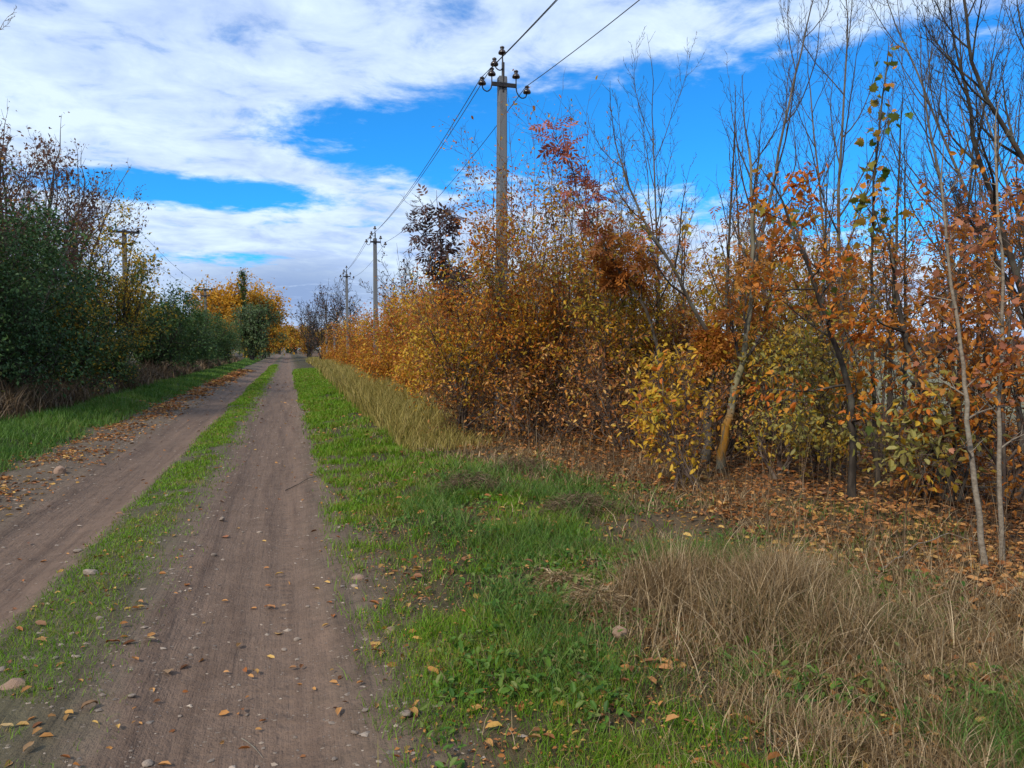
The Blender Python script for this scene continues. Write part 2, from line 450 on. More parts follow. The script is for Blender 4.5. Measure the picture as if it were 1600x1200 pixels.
# bark
M['bk_ash'] = bark_mat('grey_ash_bark', (0.060, 0.050, 0.040), (0.135, 0.115, 0.092))
M['bk_lichen'] = bark_mat('lichen_covered_bark', (0.10, 0.09, 0.06), (0.19, 0.17, 0.12), lichen=True)
M['bk_shoot'] = bark_mat('dark_ash_shoot_bark', (0.038, 0.030, 0.028), (0.085, 0.068, 0.058))
M['bk_dark'] = bark_mat('dark_bark', (0.022, 0.017, 0.014), (0.060, 0.048, 0.038))
M['bk_pale'] = bark_mat('pale_sapling_bark', (0.125, 0.098, 0.072), (0.235, 0.195, 0.15), 30, 1.6)
M['bk_twig'] = bark_mat('brown_twig_bark', (0.060, 0.042, 0.034), (0.13, 0.092, 0.075))
M['wood'] = bark_mat('weathered_pole_wood', (0.07, 0.062, 0.055), (0.15, 0.135, 0.12))


# ------------------------------------------------------------------ ground and road
def axis(a, b, step, grow):
    """coordinates from a outward to b, spacing growing geometrically"""
    out = [a]
    s = step
    sg = 1 if b > a else -1
    while abs(out[-1] - a) < abs(b - a):
        out.append(out[-1] + sg * s)
        s *= grow
    out[-1] = b
    return np.array(out)


def sheet(name, xs, ys):
    GX, GY = np.meshgrid(xs, ys)
    Z = gh(GX, GY)
    V = np.stack([GX, GY, Z], -1).reshape(-1, 3)
    nx, ny = len(xs), len(ys)
    i = np.arange(ny - 1)[:, None] * nx + np.arange(nx - 1)[None, :]
    Q = np.stack([i, i + 1, i + nx + 1, i + nx], -1).reshape(-1, 4)
    o = link(name, mesh(name, V, Q, mat=M['earth']))
    o['kind'] = 'structure'
    return o


ys_near = [1.0]
while ys_near[-1] < 900:
    ys_near.append(ys_near[-1] + max(0.045, 0.016 * ys_near[-1]))
ys_back = axis(1.0, -60.0, 0.06, 1.15)[::-1][:-1]
YS = np.concatenate([[-900.0, -300.0], ys_back, np.array(ys_near), [1500.0, 3500.0]])
XR = np.arange(-3.6, 0.601, 0.06)
XL = axis(-3.6, -3500.0, 0.07, 1.09)[::-1]
XG = axis(XR[-1], 3500.0, 0.06, 1.08)
sheet('dirt_road', XR, YS)
sheet('ground_left_verge', XL, YS)
sheet('ground_right_verge', XG, YS)


# ------------------------------------------------------------------ tubes, leaves, blades
class Wood:
    def __init__(self):
        self.V = []
        self.Q = []
        self.k = 0

    def tube(self, pts, rad, sides):
        pts = np.asarray(pts, float)
        n = len(pts)
        t = np.empty_like(pts)
        t[1:-1] = pts[2:] - pts[:-2]
        t[0] = pts[1] - pts[0]
        t[-1] = pts[-1] - pts[-2]
        t /= np.linalg.norm(t, axis=1)[:, None] + 1e-9
        m = np.abs(t.mean(0))
        ref = np.zeros(3)
        ref[int(np.argmin(m))] = 1.0
        u = np.cross(ref, t)
        u /= np.linalg.norm(u, axis=1)[:, None] + 1e-9
        v = np.cross(t, u)
        a = np.arange(sides) * (2 * math.pi / sides)
        ring = pts[:, None, :] + np.asarray(rad)[:, None, None] * (np.cos(a)[None, :, None] * u[:, None, :] + np.sin(a)[None, :, None] * v[:, None, :])
        self.V.append(ring.reshape(-1, 3))
        i = np.arange(n - 1)[:, None] * sides
        j = np.arange(sides)[None, :]
        j2 = (j + 1) % sides
        q = np.stack([i + j, i + j2, i + sides + j2, i + sides + j], -1).reshape(-1, 4) + self.k
        self.Q.append(q)
        self.k += n * sides

    def make(self, name, mat):
        return mesh(name, np.concatenate(self.V), np.concatenate(self.Q), mat=mat)


def spline(ctrl, n):
    c = np.asarray(ctrl, float)
    c = np.vstack([2 * c[0] - c[1], c, 2 * c[-1] - c[-2]])
    out = []
    segs = len(c) - 3
    for s in np.linspace(0, segs - 1e-6, n):
        i = int(s)
        t = s - i
        p0, p1, p2, p3 = c[i:i + 4]
        out.append(0.5 * (2 * p1 + (p2 - p0) * t + (2 * p0 - 5 * p1 + 4 * p2 - p3) * t * t + (3 * p1 - p0 - 3 * p2 + p3) * t ** 3))
    return np.array(out)


# leaf templates: verts (x along the leaf, y across, z out of the blade), triangles
LEAF = {}
LEAF['oval'] = (np.array([[0, 0, 0], [.26, .22, .07], [.68, .22, .05], [1, 0, -.10], [.68, -.22, .05], [.26, -.22, .07]]),
                np.array([[0, 3, 1], [1, 3, 2], [0, 5, 3], [5, 4, 3]]))
LEAF['chip'] = (np.array([[0, 0, 0], [.48, .30, .09], [1, 0, -.05], [.52, -.30, .07]]), np.array([[0, 3, 2], [0, 2, 1]]))


def _ash():
    V, T = [], []
    for t, s, ln in [(0.30, 1, .42), (0.30, -1, .42), (0.52, 1, .46), (0.52, -1, .46), (0.74, 1, .42), (0.74, -1, .42), (0.86, 0, .46)]:
        a = s * R(58)
        d = np.array([math.cos(a), math.sin(a), -0.22])
        w = np.array([-math.sin(a), math.cos(a), 0]) * 0.085
        b = np.array([t, 0, -0.10 * t * t])
        k = len(V)
        V += [b, b + d * ln * .5 + w + [0, 0, .02], b + d * ln, b + d * ln * .5 - w + [0, 0, .02]]
        T += [[k, k + 3, k + 2], [k, k + 2, k + 1]]
    return np.array(V), np.array(T)


LEAF['ash'] = _ash()


def _maple():
    """five-lobed leaf, slightly cupped"""
    prof = [(0.0, 0.0), (0.06, 0.10), (0.02, 0.30), (0.20, 0.27), (0.24, 0.50), (0.38, 0.34), (0.60, 0.46), (0.58, 0.26), (0.74, 0.18), (1.0, 0.0)]
    pts = prof + [(x, -y) for x, y in prof[-2:0:-1]]
    V = [[0.42, 0, 0.0]] + [[x, y, 0.22 * abs(y) ** 1.3 - 0.16 * max(0, x - .5)] for x, y in pts]
    n = len(pts)
    T = [[0, 1 + (i + 1) % n, 1 + i] for i in range(n)]
    return np.array(V), np.array(T)[:, ::-1]


LEAF['maple'] = _maple()


def unit(a):
    return a / (np.linalg.norm(a, axis=-1, keepdims=True) + 1e-9)


def leaves(P, D, size, kind, rng, droop=0.35, along=0.5, flat=0.7, rnd=None):
    """P: positions, D: twig directions -> V, T, rnd"""
    n = len(P)
    tv, tt = LEAF[kind]
    ax = unit(D * along + rng.normal(0, .6, (n, 3)) + np.array([0, 0, -droop]))
    nn = rng.normal(0, 1 - flat * .6, (n, 3)) + np.array([0, 0, flat * 1.6])
    sd = unit(np.cross(nn, ax))
    nm = np.cross(ax, sd)
    sc = size * rng.uniform(.55, 1.25, n)
    V = P[:, None, :] + sc[:, None, None] * (tv[None, :, 0:1] * ax[:, None, :] + tv[None, :, 1:2] * sd[:, None, :] + tv[None, :, 2:3] * nm[:, None, :])
    k = len(tv)
    T = (tt[None] + (np.arange(n) * k)[:, None, None]).reshape(-1, 3)
    r = rng.random(n) if rnd is None else rnd
    return V.reshape(-1, 3), T, np.repeat(r, k)


def leaf_frames(P, D, size, rng, droop=0.35, along=0.5, flat=0.7):
    n = len(P)
    ax = unit(D * along + rng.normal(0, .6, (n, 3)) + np.array([0, 0, -droop]))
    nn = rng.normal(0, 1 - flat * .6, (n, 3)) + np.array([0, 0, flat * 1.6])
    sd = unit(np.cross(nn, ax))
    nm = np.cross(ax, sd)
    return ax, sd, nm, size * rng.uniform(.6, 1.2, n)


# ------------------------------------------------------------------ tree growth
class Grow:
    """recursive branching; keeps each limb's tubes apart and collects twig points for leaves"""

    def __init__(self, rng, levels, minr=0.0022):
        self.rng = rng
        self.L = levels
        self.minr = minr
        self.tubes = []      # (limb id, pts, rad, level)
        self.anch = []       # (pos, dir, limb)
        self.limb = 0

    def limbs_from(self, pts, rad, lev, length, limb=None):
        p = self.L[lev]
        rng = self.rng
        n = len(pts)
        nb = p['n']
        nb = int(nb) + (1 if rng.random() < nb % 1 else 0)
        ph = rng.uniform(0, 6.28)
        for k in range(nb):
            t = p['t0'] + (p.get('t1', 1.0) - p['t0']) * (k + rng.uniform(0.1, .9)) / nb
            f = t * (n - 1)
            i = min(int(f), n - 2)
            w = f - i
            pos = pts[i] * (1 - w) + pts[i + 1] * w
            r = rad[i] * (1 - w) + rad[i + 1] * w
            d = pts[i + 1] - pts[i]
            d = d / (np.linalg.norm(d) + 1e-9)
            ang = R(p['ang'] * rng.uniform(.7, 1.25))
            az = ph + (k * math.pi + (k // 2) * 1.3 if p.get('opp') else k * 2.4) + rng.uniform(-.3, .3)
            ref = np.array([1.0, 0, 0]) if abs(d[0]) < .8 else np.array([0, 1.0, 0])
            u = np.cross(d, ref)
            u /= np.linalg.norm(u)
            v = np.cross(d, u)
            cd = math.cos(ang) * d + math.sin(ang) * (math.cos(az) * u + math.sin(az) * v)
            if 'bias' in p:
                cd = cd + np.array(p['bias'])
                cd /= np.linalg.norm(cd)
            ln = p['len'] * length * (1 - p.get('fall', .55) * t) * rng.uniform(.65, 1.2)
            if limb is None:
                self.limb += 1
            self.branch(pos, cd, ln, max(self.minr, min(r * p.get('rr', .62), r * .9)), lev, self.limb if limb is None else limb)

    def branch(self, pos, d, ln, r, lev, limb):
        p = self.L[lev]
        rng = self.rng
        n = p.get('seg', 5)
        pts = np.empty((n + 1, 3))
        pts[0] = pos
        st = ln / n
        dd = np.array(d, float)
        wig, up = p.get('wig', .12), p.get('up', .12)
        J = rng.normal(0, wig, (n, 3))
        J[:, 2] += up
        for i in range(n):
            dd = dd + J[i]
            dd = dd / math.sqrt(dd[0] ** 2 + dd[1] ** 2 + dd[2] ** 2)
            pts[i + 1] = pts[i] + dd * st
        tt = np.linspace(0, 1, n + 1)
        rad = np.maximum((r + (r * p.get('taper', .3) - r) * tt) * (1 - .8 * tt ** 5), self.minr * .55)
        self.tubes.append((limb, pts, rad, lev))
        if lev + 1 < len(self.L):
            self.limbs_from(pts, rad, lev + 1, ln, limb)
        if lev >= len(self.L) - 2:
            s0 = 1 if lev == len(self.L) - 1 else n // 2
            for i in range(s0, n + 1):
                self.anch.append((pts[i], pts[min(i, n)] - pts[min(i, n) - 1], limb))


SIDES = [7, 5, 3, 3, 3, 3]


def add_leaves(root, A, D, spec, rng, name='foliage'):
    """spec: dict(n, size, kind, mat, zmin, zmax, clump, spread, droop)"""
    z = A[:, 2]
    w = np.ones(len(A))
    if 'zmax' in spec:
        w *= sstep(z, spec['zmax'], spec['zmax'] - spec.get('fade', 1.0)) + spec.get('top', 0.0)
    if 'zmin' in spec:
        w *= sstep(z, spec['zmin'], spec['zmin'] + .4)
    if 'win' in spec:
        (cx, cy, cz), rr = spec['win']
        w *= np.exp(-((A[:, 0] - cx) ** 2 + (A[:, 1] - cy) ** 2 + (A[:, 2] - cz) ** 2) / (rr * rr))
    cl = spec.get('clump', 0.6)
    if cl:
        sc = spec.get('csc', 1.6)
        off = rng.uniform(0, 50, 2)
        nz = (fbm(A[:, 0] + off[0], A[:, 2] + off[1], sc, 3, 2) + fbm(A[:, 1] - off[0], A[:, 2] * 1.3, sc, 8, 2)) * .5
        w *= (1 - cl) + cl * sstep(nz, .42, .62)
    if w.sum() <= 1e-6:
        return
    idx = rng.choice(len(A), spec['n'], p=w / w.sum())
    P = A[idx] + rng.normal(0, spec.get('spread', .05), (spec['n'], 3))
    P[:, 2] = np.maximum(P[:, 2], 0.03)
    Dv = unit(D[idx])
    if spec.get('single'):
        ax, sd, nm, sc = leaf_frames(P, Dv, spec['size'], rng, spec.get('droop', .35))
        tv, tt = LEAF[spec['kind']]
        key = 'leaf_' + spec['kind'] + spec['mat']
        me = bpy.data.meshes.get(key)
        if me is None:
            me = mesh(key, tv, T=tt, mat=M[spec['mat']])
        from mathutils import Matrix
        for i in range(len(P)):
            o = bpy.data.objects.new('leaf', me)
            COL.objects.link(o)
            o.parent = root
            a, b, c = ax[i] * sc[i], sd[i] * sc[i], nm[i] * sc[i]
            o.matrix_local = Matrix(((a[0], b[0], c[0], P[i][0]), (a[1], b[1], c[1], P[i][1]), (a[2], b[2], c[2], P[i][2]), (0, 0, 0, 1)))
        return
    # neighbouring leaves have turned alike
    rv = np.clip(fbm(P[:, 0] * 1.3 + P[:, 1] * .9 + 40, P[:, 2] * 1.2 + 7, 1.6, 17) * 1.5 - .5 + rng.random(spec['n']) * .5, 0, 1)
    szv = spec['size'] * (.65 + .7 * fbm(P[:, 0] * 1.1 + 9, P[:, 2] * 1.1 + P[:, 1], 1.4, 27))
    V, T, r = leaves(P, Dv, szv, spec['kind'], rng, spec.get('droop', .35), rnd=rv)
    o = link(name, mesh(name, V, T=T, mat=M[spec['mat']], attr={'rnd': r}, smooth=False), root)
    o['kind'] = 'stuff'


def tree(name, label, cat, base, trunks, levels, bark, leafs=(), group=None, seed=1, split=True, minr=0.0028, tsides=8, stem='trunk', extra=None):
    """trunks: list of (control points in world metres relative to nothing, r0, r1, length scale); first control point sits on the ground at base"""
    rng = np.random.default_rng(seed)
    bx, by = base
    bz = gz(bx, by)
    root = empty(name, (bx, by, bz))
    prop(root, label, cat, group)
    g = Grow(rng, levels, minr)
    O = np.array([bx, by, bz])
    for ctrl, r0, r1, sc in trunks:
        c = np.array(ctrl, float) - O
        c[0][2] = min(c[0][2], -0.06) if len(trunks) == 1 or abs(c[0][2]) < .4 else c[0][2]
        n = max(8, 3 * len(c))
        pts = spline(c, n)
        t = np.linspace(0, 1, n)
        pts[1:] += rng.normal(0, r0 * .22, (n - 1, 3))
        rad = r0 + (r1 - r0) * t ** .8
        if abs(c[0][2]) < .4:
            rad = rad + r0 * .55 * np.exp(-(t * n / 1.1) ** 2)
        w = Wood()
        w.tube(pts, rad, tsides)
        link(stem, w.make(stem, M[bark]), root)
        length = float(np.linalg.norm(np.diff(pts, axis=0), axis=1).sum()) * sc
        g.limbs_from(pts, rad, 0, length)
        # the leader goes on as a branch
        g.limb += 1
        d = pts[-1] - pts[-2]
        g.branch(pts[-1], d / np.linalg.norm(d), length * levels[0]['len'] * .6, r1 * .95, min(1, len(levels) - 1), g.limb)
    by_limb = {}
    for limb, pts, rad, lev in g.tubes:
        by_limb.setdefault(limb if split else 0, []).append((pts, rad, lev))
    for limb, tb in by_limb.items():
        w = Wood()
        for pts, rad, lev in tb:
            w.tube(pts, rad, SIDES[lev + 1])
        nm = 'branch' if split else 'branchwork'
        link(nm, w.make(nm, M['bk_shoot' if bark in ('bk_ash', 'bk_lichen') else bark]), root)
    A = np.array([a[0] for a in g.anch])
    D = np.array([a[1] for a in g.anch])
    for s in leafs:
        if 'win' in s:
            s = dict(s, win=(tuple(np.array(s['win'][0]) - O), s['win'][1]))
        add_leaves(root, A, D, s, rng)
    return root


def copy_tree(src, loc, rz, sc, label=None, group=None):
    c = src.copy()
    COL.objects.link(c)
    c.location = (loc[0], loc[1], gz(*loc))
    c.rotation_euler = (0, 0, rz)
    c.scale = (sc, sc, sc) if not isinstance(sc, tuple) else sc
    if label:
        c['label'] = label
    if group:
        c['group'] = group
    for ch in src.children:
        k = ch.copy()
        COL.objects.link(k)
        k.parent = c
    return c


# branching habits
ASH = [dict(n=9, t0=.42, ang=34, len=.72, up=.16, wig=.09, seg=8, rr=.62, taper=.28, opp=True, fall=.35),
       dict(n=11, t0=.15, ang=36, len=.38, up=.14, wig=.09, seg=6, rr=.52, taper=.35, opp=True, fall=.5),
       dict(n=5, t0=.15, ang=42, len=.30, up=.10, wig=.10, seg=3, rr=.55, taper=.5, opp=True, fall=.4)]
BUSH = [dict(n=9, t0=.08, ang=40, len=.62, up=.12, wig=.12, seg=6, rr=.6, taper=.3, fall=.45),
        dict(n=7, t0=.15, ang=42, len=.45, up=.08, wig=.14, seg=4, rr=.55, taper=.4, fall=.4),
        dict(n=5, t0=.1, ang=45, len=.42, up=.05, wig=.15, seg=2, rr=.6, taper=.5, fall=.3)]
SPREAD = [dict(n=10, t0=.25, ang=62, len=.50, up=.05, wig=.14, seg=6, rr=.55, taper=.3, fall=.45),
          dict(n=7, t0=.2, ang=48, len=.45, up=.04, wig=.15, seg=4, rr=.55, taper=.4, fall=.4),
          dict(n=4, t0=.1, ang=45, len=.42, up=.03, wig=.15, seg=3, rr=.6, taper=.5, fall=.3)]
THIN = [dict(n=9, t0=.38, ang=38, len=.34, up=.10, wig=.10, seg=5, rr=.5, taper=.35, fall=.55),
        dict(n=5, t0=.15, ang=42, len=.40, up=.07, wig=.12, seg=3, rr=.55, taper=.5, fall=.4)]


def stems(base, tips, r0, r1, sc=1.0, bow=0.1, seed=0):
    """several stems from one root crown: base (x, y), tips as world points"""
    rg = np.random.default_rng(seed)
    out = []
    for t in tips:
        b = np.array([base[0] + rg.normal(0, .09), base[1] + rg.normal(0, .09), gz(*base) - .05])
        t = np.array(t, float)
        m = (b + t) / 2 + np.array([rg.normal(0, bow), rg.normal(0, bow), .15 * (t[2] - b[2]) * .3])
        out.append(([b, m, t], r0 * rg.uniform(.7, 1.1), r1, sc))
    return out


# ------------------------------------------------------------------ power line on the right: concrete poles, hooks, bell insulators
def lathe(prof, sides=10):
    w = Wood()
    pts = np.array([[0, 0, z] for r, z in prof], float)
    n = len(prof)
    a = np.arange(sides) * 2 * math.pi / sides
    rr = np.array([r for r, z in prof])
    V = np.stack([rr[:, None] * np.cos(a)[None], rr[:, None] * np.sin(a)[None], np.repeat(pts[:, 2:3], sides, 1)], -1).reshape(-1, 3)
    i = np.arange(n - 1)[:, None] * sides
    j = np.arange(sides)[None]
    j2 = (j + 1) % sides
    Q = np.stack([i + j, i + j2, i + sides + j2, i + sides + j], -1).reshape(-1, 4)
    return V, Q


INS_V, INS_Q = lathe([(.002, -.02), (.030, -.02), (.034, .0), (.074, -.012), (.078, .012), (.056, .050), (.034, .066), (.034, .085), (.046, .100), (.042, .118), (.020, .132), (.002, .135)], 12)
INS_ME = mesh('bell_insulator', INS_V, INS_Q, mat=M['insulator'])


def box_mesh(name, lo, hi, mat, bev=0.01, lo2=None):
    """bevelled box, optionally tapered (lo2 = half sizes at the top)"""
    import bmesh
    bm = bmesh.new()
    bmesh.ops.create_cube(bm, size=1.0)
    lo, hi = np.array(lo, float), np.array(hi, float)
    for v in bm.verts:
        c = np.array(v.co) + .5
        p = lo + (hi - lo) * c
        if lo2 is not None and c[2] > .5:
            p[0] = lo2[0] * (1 if c[0] > .5 else -1)
            p[1] = lo2[1] * (1 if c[1] > .5 else -1)
        v.co = p
    bmesh.ops.bevel(bm, geom=list(bm.edges), offset=bev, segments=2, affect='EDGES', profile=.5)
    me = bpy.data.meshes.new(name)
    bm.to_mesh(me)
    bm.free()
    me.materials.append(mat)
    return me


def tube_mesh(name, pts, r, mat, sides=8):
    w = Wood()
    w.tube(pts, np.full(len(pts), r) if np.isscalar(r) else r, sides)
    return w.make(name, mat)


POLE_H = 6.60


def concrete_pole(loc, label, rz=0.0, lean=0.0):
    root = empty('concrete_power_pole', (loc[0], loc[1], gz(*loc)))
    root.rotation_euler = (0, lean, rz)
    prop(root, label, 'power pole', 'concrete power poles with hook insulators beside the thicket')
    link('shaft', CP['shaft'], root)
    link('crossarm', CP['arm'], root)
    link('top_rod', CP['rod'], root)
    link('pole_cap', CP['cap'], root)
    for k, (hk, p) in enumerate(CP['hooks']):
        h = link('hook', hk, root)
        link('insulator', INS_ME, h, p)
    link('insulator', INS_ME, root, (0, 0, POLE_H + .46))
    return root


def curve(pts, n=12):
    return spline(pts, n)


CP = {}
CP['shaft'] = box_mesh('shaft', (-.115, -.14, -.5), (.115, .14, POLE_H), M['concrete'], .022, (.078, .088))
CP['arm'] = box_mesh('crossarm', (-.24, -.125, POLE_H - .21), (.26, -.095, POLE_H - .13), M['steel'], .006)
CP['cap'] = box_mesh('pole_cap', (-.084, -.094, POLE_H - .13), (.084, .094, POLE_H + .012), M['concrete'], .018, (.080, .090))
CP['rod'] = tube_mesh('top_rod', [(0, -.07, POLE_H - .3), (0, -.07, POLE_H + .26), (0, -.04, POLE_H + .27), (0, 0, POLE_H + .46)], np.array([.030, .030, .016, .012]), M['steel'])
zc = POLE_H - .17
CP['hooks'] = []


def hook(name, pts, end):
    return (tube_mesh(name, curve(pts, 14), .012, M['steel'], 6), end)


CP['hooks'].append(hook('hook', [(-.23, -.10, zc), (-.23, -.10, zc + .12), (-.23, -.10, zc + .19)], (-.23, -.10, zc + .17)))
CP['hooks'].append(hook('hook', [(-.23, -.10, zc), (-.25, -.10, zc - .09), (-.32, -.10, zc - .15), (-.40, -.10, zc - .11), (-.42, -.10, zc - .02)], (-.42, -.10, zc - .02)))
CP['hooks'].append(hook('hook', [(.25, -.10, zc), (.25, -.10, zc + .12), (.25, -.10, zc + .19)], (.25, -.10, zc + .17)))
CP['hooks'].append(hook('hook', [(.25, -.10, zc), (.27, -.10, zc - .12), (.35, -.10, zc - .21), (.44, -.10, zc - .19), (.47, -.10, zc - .10)], (.47, -.10, zc - .10)))
CP['hooks'].append(hook('hook', [(-.01, -.09, POLE_H + .16), (-.06, -.10, POLE_H + .10), (-.13, -.10, POLE_H + .12), (-.18, -.10, POLE_H + .19)], (-.18, -.10, POLE_H + .19)))

RP = [(3.99, 14.45), (4.02, 36.9), (4.05, 55.0), (4.35, 92.0)]
concrete_pole(RP[0], 'tall concrete power pole standing in the orange shrubs, biggest of the poles', 0.0, 0.004)
concrete_pole(RP[1], 'second concrete power pole of the line, rising from the orange hedge', 0.05, 0.0)
concrete_pole(RP[2], 'third concrete power pole of the line, beyond the hedge with six insulators', -0.05, -0.006)
concrete_pole(RP[3], 'farthest small concrete power pole, against the bare brush by the road end', 0.0, 0.0)


def wire(name, label, stops, sag, r, group):
    pts = []
    for a, b in zip(stops[:-1], stops[1:]):
        a, b = np.array(a), np.array(b)
        ln = np.linalg.norm(b - a)
        n = 26
        for i in range(n):
            t = i / n
            p = a + (b - a) * t
            p[2] -= sag * (ln / 22.0) ** 2 * 4 * t * (1 - t)
            pts.append(p)
    pts.append(np.array(stops[-1]))
    o = link(name, tube_mesh(name, np.array(pts), r, M['wire'], 4))
    prop(o, label, 'wire', group)


def ends(dx, dz, zs=None):
    P = [(4.0, -20.0)] + RP
    return [(x + dx, y - .10, gz(x, y) + zc + dz) for x, y in P]


wire('power_wire', 'outermost overhead wire on the road side of the concrete poles', ends(-.42, .085), .34, .0085, 'overhead wires of the right power line')
wire('power_wire', 'inner overhead wire carried by the upright insulators of the concrete poles', ends(-.23, .275), .34, .0085, 'overhead wires of the right power line')
wire('power_wire', 'single overhead wire on the thicket side of the concrete poles', ends(.47, .005), .40, .0085, 'overhead wires of the right power line')


# ------------------------------------------------------------------ power line on the left: poles with two crossarms
TH = 6.50
TPM = {'shaft': box_mesh('shaft', (-.13, -.13, -.5), (.13, .13, TH), M['wood'], .03, (.095, .095)),
       'arm1': box_mesh('crossarm', (-.62, -.17, TH - .18), (.62, -.10, TH - .07), M['steel'], .008),
       'arm2': box_mesh('crossarm', (-.36, -.17, TH - .70), (.36, -.10, TH - .60), M['steel'], .008)}


def t_pole(loc, label, rz):
    root = empty('crossarm_power_pole', (loc[0], loc[1], gz(*loc)))
    root.rotation_euler = (0, 0, rz)
    prop(root, label, 'power pole', 'dark crossarm poles behind the left hedge')
    link('shaft', TPM['shaft'], root)
    a = link('crossarm', TPM['arm1'], root)
    for x in (-.56, .56):
        link('insulator', INS_ME, a, (x, -.135, TH - .05))
    b = link('crossarm', TPM['arm2'], root)
    for x in (-.32, .32):
        link('insulator', INS_ME, b, (x, -.135, TH - .58))
    return root


LP = [(-6.85, 37.5), (-6.8, 71.5), (-7.0, 148.0)]
t_pole(LP[0], 'dark pole with two crossarms rising behind the yellow-green tree', 0.12)
t_pole(LP[1], 'smaller dark crossarm pole beside the golden trees', -0.05)
t_pole(LP[2], 'tiny distant pole standing in the green willow', 0.0)
for dx, lab in ((.56, 'thin wire sagging from the upper crossarm of the dark left pole'), (.32, 'lower thin wire sagging between the dark crossarm poles')):
    dz = TH + .05 if dx > .5 else TH - .48
    wire('power_wire', lab, [(x + dx, y - .135, gz(x, y) + dz) for x, y in LP], .22, .010, 'overhead wires of the left power line')

# a slim pale post in the far verge
po = link('concrete_post', box_mesh('concrete_post', (-.08, -.08, -.3), (.08, .08, 3.6), M['concrete'], .02), None, (4.05, 71.0, gz(4.05, 71.0)))
prop(po, 'slim pale concrete post in the dry grass near the end of the verge', 'post')

# ------------------------------------------------------------------ trees of the right-hand thicket, the ones that can be told apart
# ash with the forked trunk
tree('ash_tree', 'forked bare ash with grey trunk and high upswept branches beside the orange lichen trunk', 'tree', (4.91, 8.37),
     [([(4.82, 8.22, 0.03), (4.93, 8.32, 0.78), (4.99, 8.33, 1.29), (5.04, 8.44, 1.68)], .058, .045, .4),
      ([(5.04, 8.44, 1.68), (4.73, 8.34, 2.1), (4.38, 8.26, 2.58), (3.98, 8.3, 3.21), (3.7, 8.31, 3.86)], .030, .009, 1.0),
      ([(5.04, 8.44, 1.68), (5.25, 8.4, 2.03), (5.56, 8.33, 2.67), (5.83, 8.4, 3.56), (6.02, 8.4, 4.52), (6.29, 8.37, 5.64)], .036, .010, 1.0)],
     [dict(ASH[0], n=9, t0=.25, ang=40, len=.52, up=.19), dict(ASH[1], n=9), ASH[2]], 'bk_ash',
     [dict(n=330, size=.17, kind='ash', mat='lf_rust', zmax=3.7, fade=1.6, clump=.85), dict(n=260, size=.10, kind='oval', mat='lf_yellow', zmax=3.6, fade=1.5)], seed=21)
# ash with lichen
tree('ash_tree', 'curved ash trunk coated with bright orange lichen near its foot', 'tree', (4.7, 7.66),
     [([(4.76, 7.76, -0.02), (4.78, 7.77, 0.3), (4.86, 7.77, 0.79), (5.0, 7.81, 1.27), (5.1, 7.79, 1.64), (5.24, 7.89, 2.39), (5.22, 7.94, 3.21), (5.23, 7.97, 3.96)], .066, .014, .62)],
     [dict(ASH[0], n=10, t0=.45, ang=40, len=.60, up=.17), ASH[1], ASH[2]], 'bk_lichen',
     [dict(n=240, size=.16, kind='ash', mat='lf_rust', zmax=3.6, fade=1.4, clump=.85)], seed=34)
# tall bare ashes behind
def bare_ash(label, basepx, top, r, seed, n=9, ang=30, leaf=120, lean=(0, 0)):
    bx, by = basepx
    b = np.array([bx, by, gz(bx, by)])
    t = np.array(top, float)
    mid = b + (t - b) * .5 + np.array([.22 * math.sin(seed * 1.7), .2 * math.cos(seed * 2.3), 0])
    return tree('ash_tree', label, 'tree', basepx, [([b, mid, t], r * .72, r * .18, .75)], [dict(ASH[0], n=n, ang=ang + 6, up=.17, t0=.22, len=.60), ASH[1], ASH[2]], 'bk_ash',
                [dict(n=leaf, size=.15, kind='ash', mat='lf_orange', zmax=3.5, fade=1.4, clump=.9)] if leaf else [], seed=seed, group='bare ashes of the thicket')


bare_ash('slender bare ash with fine upright twigs, next right of the tall concrete pole', (4.9, 9.9), (4.69, 9.41, 4.53), .045, 5, 10, 26)
bare_ash('tall bare ash whose thin crown fills the sky between the two big right-hand ashes', (7.0, 8.2), (7.34, 8.91, 5.8), .055, 6, 12, 30)
bare_ash('bare grey ash with dense upright shoots above the pale green shrub', (7.6, 6.9), (7.81, 8.1, 4.99), .055, 7, 13, 27)
bare_ash('thin bare ash behind the leaning orange maple', (7.9, 9.6), (7.88, 10.41, 5.65), .05, 8, 10, 30)
bare_ash('bare ash with close upright twigs just left of the arching right-edge ash', (8.0, 5.6), (8.08, 7.49, 4.66), .05, 10, 14, 28)
bare_ash('bare ash whose twigs fill the sky above the dark several-stemmed maple', (8.9, 6.6), (8.12, 8.9, 6.06), .05, 13, 13, 30)
bare_ash('thin bare ash far inside the thicket, showing left of the salmon-leaved saplings', (9.6, 8.0), (10.3, 9.9, 5.41), .05, 9, 10, 30)

